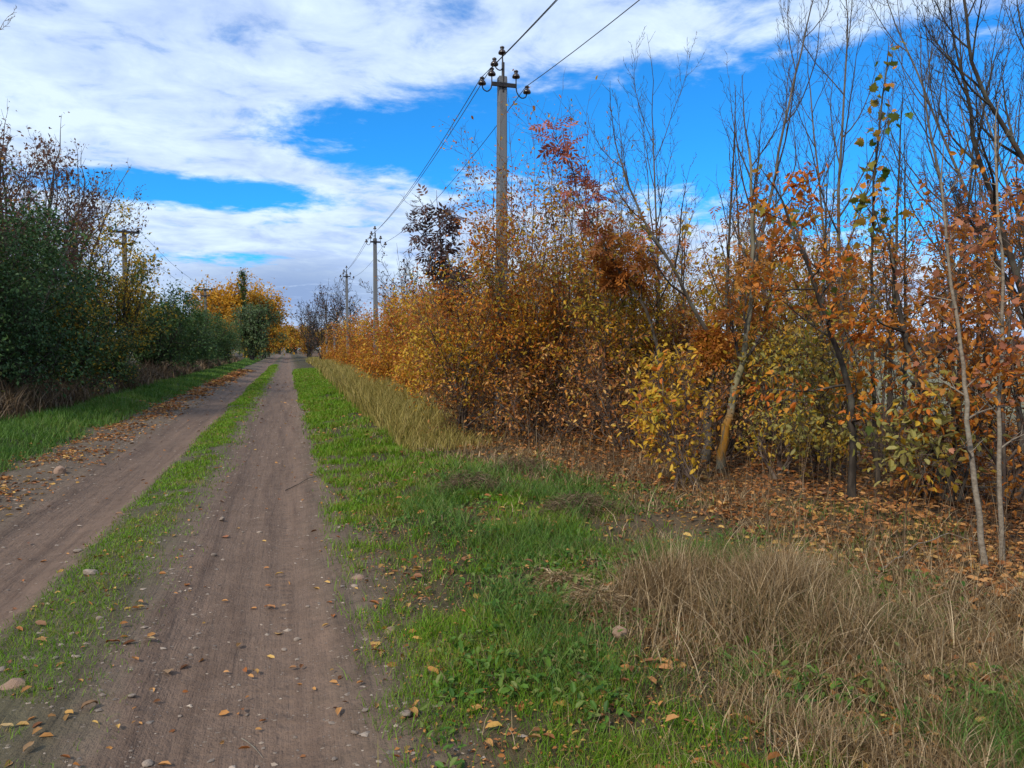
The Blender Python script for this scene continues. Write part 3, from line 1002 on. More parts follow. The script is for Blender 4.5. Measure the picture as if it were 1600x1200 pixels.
# right-edge ash: dark limbs arching into the frame
tree('ash_tree', 'dark-limbed ash arching in from the right edge with fine bare twigs', 'tree', (6.5, 4.2),
     [([(6.5, 4.2, 0.0), (6.66, 5.33, 1.05), (6.19, 5.2, 2.02), (5.89, 5.22, 2.67), (5.63, 5.22, 3.3), (5.49, 5.29, 4.06)], .046, .011, .9),
      ([(6.66, 5.33, 1.05), (6.4, 5.04, 2.01), (5.96, 4.89, 2.83), (5.58, 4.92, 3.38), (5.26, 4.93, 3.81), (5.1, 4.9, 4.37)], .032, .010, .9),
      ([(6.66, 5.33, 1.05), (7.15, 5.46, 2.35), (7.09, 5.64, 3.58), (6.76, 5.78, 4.55)], .032, .010, .9)],
     [dict(ASH[0], n=10, t0=.25, ang=36, len=.34, up=.14), dict(ASH[1], n=10), ASH[2]], 'bk_dark',
     [dict(n=260, size=.13, kind='ash', mat='lf_mauve', zmax=3.4, fade=1.2, clump=.8)], seed=77)

# leaning maple with bright orange leaves
tree('maple_tree', 'dark leaning maple trunk with loose bright orange leaves', 'tree', (4.99, 5.89),
     [([(4.98, 5.87, 0.0), (5.0, 5.9, 0.68), (4.94, 5.89, 1.22), (4.76, 5.92, 1.75), (4.54, 5.9, 2.2), (4.34, 5.87, 2.56), (4.19, 5.88, 2.88)], .040, .009, .8)],
     [dict(SPREAD[0], n=14, t0=.22, ang=66, len=.30, up=.05, bias=(-.3, -.1, 0)), dict(SPREAD[1], n=6), dict(SPREAD[2], n=3)], 'bk_dark',
     [dict(n=190, size=.074, kind='maple', mat='ob_orange', single=True, spread=.04, clump=.35),
      dict(n=40, size=.08, kind='maple', mat='ob_green', single=True, spread=.04, clump=.5),
      dict(n=700, size=.065, kind='oval', mat='lf_orange', clump=.85)], seed=12)
# thin pear-like stem with big green and orange leaves at the top
tree('sapling', 'tall whip-like sapling with green and orange leaves at its tip', 'tree', (5.72, 6.37),
     [([(5.66, 6.3, 0.02), (5.64, 6.37, 1.25), (5.56, 6.34, 2.39), (5.53, 6.29, 3.38), (5.57, 6.22, 4.31)], .024, .007, .7)],
     [dict(THIN[0], n=14, t0=.30, len=.16, ang=34), dict(THIN[1], n=3)], 'bk_dark',
     [dict(n=95, size=.095, kind='maple', mat='ob_green', single=True, zmin=2.2, spread=.05, clump=.4),
      dict(n=40, size=.085, kind='maple', mat='ob_orange', single=True, zmin=1.6, spread=.05, clump=.4)], seed=14)
# two pale saplings close by
tree('sapling', 'pale grey sapling, left of the two nearest, with salmon-red leaves', 'tree', (4.13, 3.64),
     [([(4.13, 3.64, 0.0), (4.1, 3.7, 0.47), (4.08, 3.78, 0.98), (4.1, 3.85, 1.38), (4.1, 3.92, 1.78), (4.08, 4.0, 2.24), (4.1, 4.07, 2.7)], .021, .007, .55)],
     [dict(THIN[0], n=12, t0=.30, len=.30, ang=55, up=.04), dict(THIN[1], n=5)], 'bk_pale',
     [dict(n=130, size=.056, kind='maple', mat='ob_red', single=True, zmin=.7, zmax=2.4, fade=.5, spread=.06, clump=.7, csc=2.2),
      dict(n=260, size=.05, kind='oval', mat='lf_rust', zmin=1.0, zmax=2.5, fade=.5)], seed=15)
tree('sapling', 'pale straight sapling, right of the two nearest, with salmon-red leaves', 'tree', (4.28, 3.67),
     [([(4.29, 3.68, -0.0), (4.26, 3.71, 0.58), (4.31, 3.78, 1.22), (4.38, 3.84, 1.87), (4.36, 3.88, 2.48), (4.44, 3.99, 3.04)], .018, .006, .55)],
     [dict(THIN[0], n=12, t0=.30, len=.28, ang=55, up=.04), dict(THIN[1], n=5)], 'bk_pale',
     [dict(n=120, size=.056, kind='maple', mat='ob_red', single=True, zmin=1.0, zmax=2.5, fade=.5, spread=.06, clump=.7, csc=2.2),
      dict(n=260, size=.05, kind='oval', mat='lf_orange', zmin=.9, zmax=2.8, fade=.5)], seed=16)
# dark several-stemmed tree between them and the maple
tree('maple_tree', 'dark several-stemmed maple with brown-orange leaves behind the two pale saplings', 'tree', (5.52, 5.35),
     [([(5.56, 5.39, -0.01), (5.53, 5.48, 0.49), (5.49, 5.57, 1.05), (5.42, 5.66, 1.51), (5.37, 5.75, 1.92), (5.29, 5.8, 2.44)], .055, .014, .8),
      ([(5.56, 5.39, -0.01), (5.7, 5.47, 0.37), (5.83, 5.57, 0.93), (5.8, 5.61, 1.63), (5.98, 5.7, 2.34)], .048, .014, .8),
      ([(5.56, 5.39, -0.01), (5.61, 5.29, 0.29), (5.73, 5.28, 0.79), (5.84, 5.28, 1.52)], .022, .008, .8)],
     [dict(SPREAD[0], n=9), SPREAD[1], SPREAD[2]], 'bk_dark',
     [dict(n=1900, size=.065, kind='oval', mat='lf_rust', zmax=2.8, fade=.8), dict(n=600, size=.065, kind='oval', mat='lf_orange', zmax=2.9, fade=1.0)], seed=17)
# red ash
tree('ash_tree', 'young leaning ash with red feathery leaves beside the concrete pole', 'tree', (4.81, 9.07),
     [([(4.56, 8.61, 0.08), (4.54, 8.77, 1.16), (4.37, 8.86, 2.04), (4.13, 9.06, 2.47), (3.9, 9.15, 2.94), (3.65, 9.35, 3.46), (3.54, 9.4, 3.97)], .028, .007, .7)],
     [dict(ASH[0], n=9, t0=.35, ang=44, len=.26, up=.12), dict(ASH[1], n=4), dict(ASH[2], n=2)], 'bk_dark',
     [dict(n=150, size=.21, kind='ash', mat='lf_red', zmin=2.6, spread=.05, clump=.7),
      dict(n=300, size=.18, kind='ash', mat='lf_rust', zmax=3.2, fade=1.0)], seed=18, minr=.0045)
# plum ash
tree('ash_tree', 'young ash with dark plum-coloured feathery leaves left of the concrete pole', 'tree', (3.15, 13.6),
     [([(3.15, 13.6, 0), (2.81, 13.56, 1.43), (2.71, 13.65, 2.69), (2.64, 13.73, 3.9)], .045, .012, .7)],
     [dict(ASH[0], n=9, t0=.45, ang=50, len=.34, up=.10), dict(ASH[1], n=4), dict(ASH[2], n=2)], 'bk_twig',
     [dict(n=330, size=.25, kind='ash', mat='lf_plum', zmin=2.2, zmax=4.2, fade=.5, spread=.06, clump=.3),
      dict(n=400, size=.10, kind='oval', mat='lf_rust', zmax=2.4, fade=.6)], seed=19, minr=.0065)


# ------------------------------------------------------------------ shrubs of the thicket
def shrub(label, base, tips, mats, n, size, seed, name='shrub', bark='bk_twig', zmax=None, fade=.9, r0=.022, levels=BUSH, kind='oval', clump=.9, group='autumn shrubs of the thicket', top=0.0, spread=.07, split=True):
    sp = []
    for mat, share in mats:
        d = dict(n=int(n * share), size=size, kind=kind, mat=mat, clump=clump, spread=spread, csc=1.15)
        if zmax:
            d.update(zmax=zmax, fade=fade, top=top)
        sp.append(d)
    return tree(name, label, 'shrub', base, stems(base, tips, r0, r0 * .3, seed=seed), levels, bark, sp, group, seed, split, stem='stem', tsides=6)


shrub('yellow-leaved shrub below the plum-coloured ash', (2.93, 12.89), [(2.44, 11.98, 3.11), (2.82, 12.06, 2.78), (2.17, 12.32, 2.06), (2.94, 11.47, 2.04)],
      [('lf_yellow', .5), ('lf_orange', .35), ('lf_rust', .15)], 5000, .06, 31, zmax=3.2)
shrub('tall orange-brown shrub with many thin stems right in front of the concrete pole', (3.69, 12.67),
      [(3.15, 11.91, 3.78), (3.56, 12.22, 4.17), (3.83, 11.83, 4.21), (3.83, 11.36, 3.04), (3.01, 11.37, 2.53)], [('lf_rust', .45), ('lf_orange', .25), ('lf_yellow', .15), ('lf_olive', .15)], 8600, .060, 32, zmax=4.8, fade=2.6, top=.15)
shrub('rusty shrub with upright bare tips right of the concrete pole', (4.46, 12.45),
      [(3.97, 11.47, 4.05), (4.23, 11.17, 3.71), (4.35, 10.94, 3.97), (3.87, 10.61, 2.77), (3.6, 10.97, 2.22)], [('lf_rust', .40), ('lf_orange', .25), ('lf_yellow', .35)], 7400, .060, 33, zmax=4.6, fade=2.6, top=.12)
shrub('broad yellow and olive shrub left of the forked ash', (4.93, 11.01),
      [(4.25, 10.3, 3.11), (4.48, 9.93, 3.25), (4.59, 9.56, 2.68), (4.13, 9.46, 2.24), (4.84, 9.67, 2.17)], [('lf_olive', .3), ('lf_yellow', .4), ('lf_rust', .15), ('lf_orange', .15)], 6000, .058, 36, zmax=3.4, fade=1.6, top=.05)
shrub('low yellow maple shrub at the thicket edge in front of the forked ash', (3.84, 6.82),
      [(3.7, 7.15, 1.3), (3.87, 7.19, 1.2), (4.05, 7.36, 1.33), (3.6, 7.16, 0.98)], [('lf_yellow', .8), ('lf_orange', .2)], 1100, .066, 37, r0=.014, clump=.5)
shrub('yellow-green shrub between the lichen trunk and the leaning maple', (5.14, 7.33),
      [(5.32, 7.62, 1.49), (5.65, 7.85, 1.79), (5.57, 7.44, 1.49), (5.24, 7.61, 0.83), (5.54, 7.22, 0.93)], [('lf_lime', .35), ('lf_olive', .4), ('lf_yellow', .25)], 2600, .06, 38, r0=.018)
shrub('green-leaved shrub around the foot of the leaning maple', (5.6, 7.0),
      [(5.21, 6.81, 1.3), (5.44, 6.75, 1.43), (5.49, 6.51, 1.11), (4.92, 6.55, 0.73)], [('lf_lime', .6), ('lf_olive', .4)], 1800, .06, 39, r0=.016)
shrub('pale green shrub with large leaves in front of the dark maple', (5.74, 5.67),
      [(5.09, 5.27, 1.03), (5.38, 5.29, 1.08), (5.01, 5.38, 0.8), (4.98, 5.07, 0.68)], [('lf_lime', .85), ('lf_yellow', .15)], 560, .085, 40, r0=.013)
shrub('orange-brown shrub low at the right edge behind the pale saplings', (6.15, 5.2),
      [(5.8, 5.0, 2.0), (6.4, 5.4, 2.2), (6.9, 5.3, 2.0), (6.0, 5.7, 1.7), (6.6, 4.7, 1.6)], [('lf_rust', .5), ('lf_orange', .5)], 1700, .055, 41)
shrub('olive shrub behind the dark maple', (6.7, 7.3), [(6.3, 7.0, 2.6), (7.0, 7.6, 2.9), (7.3, 6.9, 2.4), (6.5, 7.8, 2.2)], [('lf_olive', .6), ('lf_rust', .4)], 1300, .06, 42)

# low twiggy bramble that fills the foot of the thicket
br = tree('bramble', 'low brown twiggy bramble at the foot of the thicket', 'shrub', (3.9, 11.2),
          stems((3.9, 11.2), [(3.3, 11.0, 1.0), (3.8, 10.7, 1.3), (4.4, 11.0, 1.1), (4.2, 11.7, 1.4), (3.5, 11.7, 1.1), (3.1, 11.4, .5), (4.7, 11.3, .6), (3.9, 10.4, .5)], .012, .004, seed=8, bow=.2),
          [dict(BUSH[0], n=8, t0=.08, len=.7, up=.04), dict(BUSH[1], n=7), dict(BUSH[2], n=3)], 'bk_twig',
          [dict(n=1500, size=.06, kind='oval', mat='litter', spread=.06, clump=.5), dict(n=700, size=.06, kind='oval', mat='lf_rust', spread=.06, clump=.5)],
          'brambles at the foot of the thicket', 91, False, stem='stem')
rg = np.random.default_rng(55)
for x, y, s in [(3.6, 13.0, 1.1), (4.6, 12.4, 1.2), (4.4, 9.6, .95), (5.2, 10.5, 1.2), (4.1, 14.8, 1.2), (5.2, 8.4, .9), (5.9, 9.4, 1.2), (3.9, 16.8, 1.2)]:
    copy_tree(br, (x, y), rg.uniform(0, 6.3), s)

# second rank, copies of three parents
pa = shrub('rusty undergrowth shrub deep in the thicket', (5.6, 11.6), [(5.1, 11.4, 2.9), (5.7, 11.9, 3.3), (6.2, 11.5, 2.8), (5.4, 12.2, 2.4), (6.0, 11.0, 2.2)],
           [('lf_rust', .5), ('lf_yellow', .3), ('lf_olive', .2)], 5200, .065, 51, zmax=3.2, fade=1.0, group='undergrowth shrubs deep in the thicket', split=False)
pb = shrub('yellow undergrowth shrub deep in the thicket', (6.3, 9.3), [(5.9, 9.1, 2.6), (6.5, 9.6, 3.0), (6.9, 9.1, 2.5), (6.1, 9.9, 2.2)],
           [('lf_yellow', .45), ('lf_olive', .45), ('lf_orange', .1)], 4600, .065, 52, zmax=3.0, fade=1.0, group='undergrowth shrubs deep in the thicket', split=False)
rg = np.random.default_rng(5)
for i, (x, y) in enumerate([(4.9, 13.2), (6.9, 12.9), (5.2, 15.5), (4.6, 17.6), (7.6, 10.6), (7.4, 15.0), (5.6, 19.5), (9.4, 11.6)]):
    src = pa if i % 2 == 0 else pb
    copy_tree(src, (x, y), rg.uniform(0, 6.3), rg.uniform(.85, 1.12),
              'rusty undergrowth shrub deep in the thicket' if i % 2 == 0 else 'yellow undergrowth shrub deep in the thicket')
# thin trunks deeper in
sap = tree('sapling', 'thin dark bare sapling deep in the thicket', 'tree', (7.2, 11.3), [([(7.2, 11.3, 0), (7.25, 11.3, 2.4), (7.2, 11.35, 4.6)], .040, .010, .8)],
           [dict(THIN[0], n=14, t0=.3, len=.36, ang=32, up=.14), dict(THIN[1], n=6)], 'bk_dark', [dict(n=160, size=.13, kind='ash', mat='lf_rust', zmax=3.6, fade=1.5)],
           group='thin saplings deep in the thicket', seed=61, split=False)
for x, y in [(5.6, 8.9), (6.2, 7.9), (6.9, 9.9), (8.2, 7.6), (8.9, 9.7), (7.7, 6.1), (9.0, 5.3), (5.8, 10.6), (5.1, 12.3), (6.1, 13.8), (10.2, 7.3), (9.8, 10.4), (8.4, 12.6), (6.7, 16.2), (10.4, 5.8), (7.0, 6.6)]:
    copy_tree(sap, (x, y), rg.uniform(0, 6.3), rg.uniform(.72, 1.15))

# the thicket goes on past the right edge of the frame
for x, y, s, lab in ((8.2, 3.3, .95, 'rusty shrub of the thicket past the arching right-edge ash'), (9.7, 2.2, 1.0, 'rusty shrub of the thicket farthest to the right'), (9.4, 4.6, 1.0, 'rusty shrub behind the arching right-edge ash')):
    copy_tree(pa, (x, y), x * 2.0, s, lab)
for x, y, s, lab in ((7.6, 2.7, 1.0, 'thin dark sapling past the arching right-edge ash'), (8.9, 3.4, 1.1, 'thin dark sapling farthest to the right')):
    copy_tree(sap, (x, y), x * 3.0, s, lab)

# ------------------------------------------------------------------ hedge further along the right verge
hp = shrub('orange-yellow hedge shrub in front of the second concrete pole', (4.2, 27.5), [(3.4, 27.2, 2.8), (4.2, 28, 3.1), (5.0, 27.4, 2.9), (3.6, 28.4, 2.3), (4.6, 26.6, 2.2), (3.1, 26.8, 1.3), (5.1, 27.8, 1.1), (4.0, 26.0, .9), (2.9, 27.8, .8)],
           [('lf_rust', .30), ('lf_orange', .45), ('lf_yellow', .25)], 8000, .11, 71, kind='chip', name='hedge_shrub', group='autumn hedge along the right verge', spread=.16, clump=.4, split=False)
HL = ['rust-brown hedge shrub just past the plum-coloured ash', 'orange hedge shrub next beyond the plum-coloured ash', 'orange hedge shrub between the first two concrete poles, next to the dry grass',
      'golden hedge shrub at the foot of the second concrete pole', 'yellow-brown hedge shrub beyond the second concrete pole', 'orange hedge shrub near the third concrete pole',
      'rusty hedge shrub between the third and the farthest concrete poles', 'farthest low orange hedge shrub beside the bare brush']
for (x, y, s), lab in zip([(4.0, 18.5, .86), (4.3, 21.5, .86), (4.5, 24.4, .86), (4.4, 34.5, .88), (4.3, 42, .95), (4.5, 50, .95), (4.4, 60, 1.0), (4.5, 72, 1.0)], HL):
    copy_tree(hp, (x, y), rg.uniform(0, 6.3), s, lab)
for (x, y, s), lab in zip([(6.5, 20, 1.1), (7, 27, 1.2), (7, 36, 1.2), (6.8, 46, 1.3)],
                          ['tall rusty hedge shrub right behind the plum-coloured ash', 'tall orange hedge shrub in the back row between the first two concrete poles',
                           'tall orange hedge shrub in the back row just right of the second concrete pole', 'back-row hedge shrub between the second and third concrete poles']):
    copy_tree(hp, (x, y), rg.uniform(0, 6.3), s, lab)
# bare brush near the end of the road
bb = tree('bare_bush', 'dark bare brush left of the orange hedge near the road end', 'shrub', (3.0, 76), stems((3.0, 76), [(1.6, 76, 4.6), (2.6, 76.5, 5.6), (3.6, 75.6, 5.8), (4.6, 76.3, 4.8), (3.2, 77, 5.2)], .06, .02, seed=3),
          [dict(BUSH[0], n=9), dict(BUSH[1], n=8), dict(BUSH[2], n=4)], 'bk_dark', [dict(n=500, size=.2, kind='chip', mat='lf_plum', spread=.12)], 'bare brush along the right verge', 81, False, .014, 6, 'stem')
copy_tree(bb, (4.6, 66), 1.9, .95, 'dark bare brush right behind the third concrete pole')
copy_tree(bb, (2.6, 98), 4.0, .95, 'most distant bare brush beside the vanishing point of the road')
copy_tree(bb, (8.0, 52), 3.0, 1.05, 'bare brush standing up behind the orange hedge')


# ------------------------------------------------------------------ left side
def crown_tree(name, label, base, height, r0, levels, bark, mats, n, size, seed, spreadx=1.6, nst=5, kind='chip', zlow=.3, group=None, cat='tree', clump=.45, spread=.14, minr=.006, split=False):
    rg2 = np.random.default_rng(seed + 500)
    tips = []
    for k in range(nst):
        a = k * 2 * math.pi / nst + rg2.uniform(-.4, .4)
        rr = spreadx * rg2.uniform(.35, 1.0)
        tips.append((base[0] + rr * math.cos(a), base[1] + rr * math.sin(a), height * rg2.uniform(.55, .86)))
    sp = [dict(n=int(n * s), size=size, kind=kind, mat=m, clump=clump, spread=spread, csc=1.0) for m, s in mats]
    return tree(name, label, cat, base, stems(base, tips, r0, r0 * .3, seed=seed), levels, bark, sp, group, seed, split, minr, 6, 'stem')


DENSE = [dict(BUSH[0], n=11, t0=.02, ang=55, len=.50, up=.03), dict(BUSH[1], n=6, ang=48), dict(BUSH[2], n=4, seg=2)]
GL = 'dark green bushes along the left verge'
g1 = crown_tree('green_bush', 'big dark green bush nearest on the left, below the mauve-brown tree', (-6.3, 19.6), 5.0, .05, DENSE, 'bk_dark', [('lf_deep', .8), ('lf_green', .2)], 21000, .10, 101, 2.0, 8, group=GL, cat='shrub')
g2 = crown_tree('green_bush', 'dark green bush at the left edge of the picture with bare brown twigs over it', (-7.9, 18.2), 5.2, .05, DENSE, 'bk_dark', [('lf_green', .7), ('lf_deep', .3)], 15000, .10, 102, 1.9, 7, group=GL, cat='shrub')
g3 = crown_tree('green_bush', 'green bush with yellow flecks between the big dark bush and the yellow-green tree', (-6.1, 24.5), 3.9, .05, DENSE, 'bk_dark', [('lf_green', .5), ('lf_olive', .2), ('lf_deep', .3)], 14000, .10, 103, 1.8, 7, group=GL, cat='shrub')
crown_tree('yellow_tree', 'yellow-green tree in front of the left crossarm pole', (-5.95, 31.0), 6.2, .07, BUSH, 'bk_dark', [('lf_olive', .4), ('lf_yellow', .2), ('lf_green', .4)], 7500, .12, 104, 1.4, 5, clump=.75)
g5 = crown_tree('green_bush', 'rounded green bush right of the yellow-green tree', (-6.2, 39.5), 4.9, .06, DENSE, 'bk_dark', [('lf_green', .7), ('lf_deep', .3)], 13000, .13, 105, 2.0, 8, group=GL, cat='shrub')
for (x, y, s), lab in zip([(-6.0, 46.5, .93), (-6.2, 54.0, .92), (-5.8, 62.0, .84), (-5.6, 71.0, .80)],
                          ['second rounded green bush right of the yellow-green tree', 'green bush in the middle of the left hedge, before the smaller crossarm pole',
                           'green bush under the smaller crossarm pole', 'last low green bush of the left hedge, before the willow']):
    copy_tree(g5, (x, y), rg.uniform(0, 6.3), s, lab)
copy_tree(g3, (-5.75, 28.0), 2.2, .62, 'small low bush with yellow flecks at the foot of the yellow-green tree')
copy_tree(g2, (-8.4, 24.0), 1.2, 1.0, 'dark green bush behind the big nearest left bush')
copy_tree(g2, (-8.3, 34.0), 4.0, 1.0, 'dark green bush behind the yellow-green tree')
copy_tree(g1, (-8.6, 29.0), 2.6, .9, 'dark green bush in the back row under the bare mauve tree')

TWIGGY = [dict(ASH[0], n=11, t0=.15, ang=38, len=.55, up=.10, wig=.14, seg=6), dict(ASH[1], n=10, wig=.15, seg=4), dict(ASH[2], n=5, wig=.16, seg=2)]
GB = 'bare and brown trees behind the left bushes'
crown_tree('bare_tree', 'mauve-brown half-bare tree rising above the big dark green bush', (-7.8, 26.5), 9.0, .10, TWIGGY, 'bk_twig', [('lf_mauve', 1.0)], 5200, .12, 111, 1.9, 5, group=GB, clump=.85, minr=.0065)
crown_tree('bare_tree', 'brown twiggy tree at the left edge behind the dark bushes', (-9.3, 22.0), 9.0, .10, TWIGGY, 'bk_twig', [('lf_mauve', .7), ('lf_olive', .3)], 4200, .12, 112, 2.1, 5, group=GB, clump=.7, minr=.006)
crown_tree('bare_tree', 'fine bare tree reaching toward the left crossarm pole', (-8.2, 32.0), 8.6, .09, TWIGGY, 'bk_twig', [('lf_mauve', .8), ('lf_olive', .2)], 2600, .12, 113, 2.0, 5, group=GB, clump=.8, minr=.007)
crown_tree('bare_tree', 'mauve-brown bare tree at the left edge over the nearest dark bush', (-7.7, 22.6), 7.6, .08, TWIGGY, 'bk_twig', [('lf_mauve', .8), ('lf_rust', .2)], 3600, .10, 115, 1.7, 5, group=GB, clump=.8, minr=.006)
tree('bare_tree', 'tall pale bare tree whose twigs poke in at the top of the left edge', 'tree', (-9.3, 24.0),
     [([(-9.3, 24.0, 0), (-9.2, 24.0, 4.2), (-9.0, 24.1, 7.4), (-8.6, 24.2, 9.8)], .14, .04, .8)],
     [dict(ASH[0], n=14, t0=.5, ang=55, len=.34, up=.05, wig=.14), dict(ASH[1], n=9, wig=.14), dict(ASH[2], n=6, wig=.14)], 'bk_pale', [], GB, 114, minr=.008)

# ------------------------------------------------------------------ far end
gt = crown_tree('golden_tree', 'golden-orange tree left of the slim dark poplar', (-9.6, 130), 11.4, .22, BUSH, 'bk_dark', [('lf_gold', 1.0)], 13000, .48, 121, 2.2, 7, clump=.12, spread=.65, minr=.02, group='golden trees at the road end', split=False)
copy_tree(gt, (-3.9, 134), 2.1, (1.0, 1.0, .96), 'golden-orange tree right of the slim dark poplar')
copy_tree(gt, (-13.6, 142), 4.1, .7, 'lower golden tree half hidden behind the left hedge')
copy_tree(gt, (-6.6, 84), 1.1, .36, 'small orange shrub glowing at the end of the green hedge')
PTIP = [(-6.6 + dx, 128 + dy, 12.9) for dx, dy in ((0, 0), (.25, .2), (-.3, .1))]
tree('poplar_tree', 'slim dark poplar between the two golden trees', 'tree', (-6.6, 128), stems((-6.6, 128), PTIP, .14, .04, seed=4, bow=.05),
     [dict(n=22, t0=.12, ang=22, len=.16, up=.25, wig=.06, seg=4, rr=.4, fall=.4), dict(n=5, t0=.1, ang=25, len=.4, up=.2, seg=3)], 'bk_dark',
     [dict(n=1000, size=.36, kind='chip', mat='lf_green', spread=.14, clump=.3)], seed=122, split=False, minr=.02, stem='stem')
WL = [dict(SPREAD[0], n=10, up=-.02), dict(SPREAD[1], n=8, up=-.10), dict(SPREAD[2], n=4, up=-.2)]
crown_tree('willow_tree', 'grey-green willow by the road below the golden trees', (-4.1, 97), 7.0, .16, WL, 'bk_dark', [('lf_willow', .75), ('lf_green', .25)], 7000, .28, 123, 1.9, 6, clump=.35, spread=.25, minr=.015, split=False)
crown_tree('tree', 'dark green tree under the willow beside the track', (-4.6, 108), 5.2, .16, DENSE, 'bk_dark', [('lf_green', .6), ('lf_olive', .4)], 5000, .3, 124, 1.6, 5, clump=.35, spread=.25, minr=.015, split=False)
ot = crown_tree('olive_tree', 'small olive-yellow tree at the far left end of the track', (-3.6, 122), 6.0, .16, BUSH, 'bk_dark', [('lf_olive', .6), ('lf_orange', .4)], 3500, .36, 125, 1.8, 5, clump=.45, spread=.3, minr=.016, split=False, group='trees closing the end of the track')
for (x, y, s), lab in zip([(-3.4, 150, .9), (3.2, 128, .7), (4.0, 150, .9), (-2.6, 236, 1.35), (2.4, 250, 1.4), (8, 175, 1.1), (-.5, 300, 1.6), (6.5, 270, 1.5), (-7, 280, 1.6)],
                          ['olive tree on the left just before the vanishing point', 'low yellow tree on the right near the vanishing point', 'yellow-brown tree on the right behind the low yellow one',
                           'tiny far tree left of the track at the horizon', 'tiny far tree right of the track at the horizon', 'far yellow-brown tree behind the right-hand brush', 'farthest tree closing the view straight down the track', 'far tree right of the one that closes the track', 'far tree left of the one that closes the track']):
    copy_tree(ot, (x, y), rg.uniform(0, 6.3), s, lab)


for x, s, lab in ((-3.5, .9, 'far low green bush left of the vanishing point'), (.8, .8, 'far low green bush right at the vanishing point'), (5.0, 1.0, 'far low green bush right of the vanishing point')):
    copy_tree(g5, (x, 262), x, s, lab)


# far-off wood on the horizon: one hazy mass of foliage
def far_wood():
    r = np.random.default_rng(9)
    n = 9000
    a = r.uniform(-1.2, 1.45, n)
    dist = r.uniform(520, 760, n)
    x, y = np.sin(a) * dist, np.cos(a) * dist
    keep = (x > 30) | (x < -30)
    x, y, a = x[keep], y[keep], a[keep]
    top = 3 + 8 * fbm(a * 40, a * 0 + 2.2, 1.0, 77, 4)
    z = r.random(len(x)) ** .8 * top
    P = np.stack([x, y, z], -1)
    V, T, rn = leaves(P, r.normal(0, 1, P.shape), 6.5, 'chip', r, 0, 0, .1)
    V[:, 2] = np.maximum(V[:, 2], -.2)
    o = link('distant_forest', mesh('distant_forest', V, T=T, mat=M['lf_mauve'], attr={'rnd': rn}, smooth=False))
    prop(o, 'thin line of distant woodland along the horizon', 'forest', None, 'stuff')


far_wood()


# ------------------------------------------------------------------ grass
def inview(x, y, pad=1.0):
    a = np.degrees(np.arctan2(x, y + .35 * pad + .6)) - CAM_YAW
    return (np.abs(a) < 47) & (y > 1.2)


def scatter(n, x0, x1, y0, y1, r, dens):
    """n points, log-spread along Y so that the near ones are densest; dens(x, y) in 0..1"""
    X, Y = [], []
    got = 0
    for _ in range(60):
        y = y0 * (y1 / y0) ** r.random(n)
        x = r.uniform(x0, x1, n)
        k = (r.random(n) < dens(x, y)) & inview(x, y)
        X.append(x[k])
        Y.append(y[k])
        got += k.sum()
        if got >= n:
            break
    return np.concatenate(X)[:n], np.concatenate(Y)[:n]


def blades(x, y, h, wd, bend, r, segs=2, rnd=None, wind=None):
    n = len(x)
    z = gh(x, y) - .01
    ph = r.uniform(0, 2 * math.pi, n)
    if wind is not None:
        ph = wind + r.normal(0, .9, n)
    d = np.stack([np.cos(ph), np.sin(ph), np.zeros(n)], -1)
    ws = ph + math.pi / 2 + r.normal(0, .8, n)
    s = np.stack([np.cos(ws), np.sin(ws), np.zeros(n)], -1)
    P0 = np.stack([x, y, z], -1)
    rows = []
    for k in range(segs + 1):
        t = k / segs
        c = P0 + d * (h * bend * t ** 1.8)[:, None]
        c[:, 2] += h * t * np.sqrt(np.clip(1 - (bend * .75 * t) ** 2, .12, 1))
        w = (wd * .5 * (1 - t ** 1.5))[:, None]
        if k < segs:
            rows += [c - s * w, c + s * w]
        else:
            rows.append(c)
    k = 2 * segs + 1
    V = np.stack(rows, 1).reshape(-1, 3)
    q = np.array([[2 * i, 2 * i + 1, 2 * i + 3, 2 * i + 2] for i in range(segs - 1)]).reshape(-1, 4)
    t = np.array([[2 * segs - 2, 2 * segs - 1, 2 * segs]])
    off = (np.arange(n) * k)[:, None, None]
    Q = (q[None] + off).reshape(-1, 4) if len(q) else None
    T = (t[None] + off).reshape(-1, 3)
    rv = r.random(n) if rnd is None else rnd
    return V, Q, T, np.repeat(rv, k)


def grass(name, label, mat, x, y, h, wd, bend, r, segs=2, rnd=None, cat='grass', wind=None):
    V, Q, T, rv = blades(x, y, h, wd, bend, r, segs, rnd, wind)
    o = link(name, mesh(name, V, Q, T, M[mat], {'rnd': rv}, True))
    prop(o, label, cat, None, 'stuff')


def wadj(x, y):
    """same sideways wander as the ruts"""
    return x + (fbm(y * 0 + 3.3, y, 0.25, 5) - 0.5) * 0.25 * np.clip(y / 20, 0, 1)


r = np.random.default_rng(71)


def d_right(x, y):
    xx = wadj(x, y)
    pat = fbm(x, y, 1.5, 61)
    fine = fbm(x, y, 5.0, 62)
    lo = sstep(xx, .24, .52)
    near = np.clip((7 - y) / 4, 0, 1)
    e = sstep(pat * .7 + fine * .5, .50 + .05 * near, .66 + .06 * near)
    e = np.maximum(e, .07)
    hi = 1 - sstep(xx, litter_edge(y) - 1.2, litter_edge(y) - .3)
    bare = np.exp(-((xx - .40) / .20) ** 2) * np.clip((9 - y) / 5, 0, 1)
    corner = sstep(x + .35 * (y - 2), 1.6, 2.1) * (1 - sstep(y, 3.6, 4.4))
    return np.clip(lo * e * hi * (1 - .6 * bare) * (1 - .75 * corner), 0, 1)


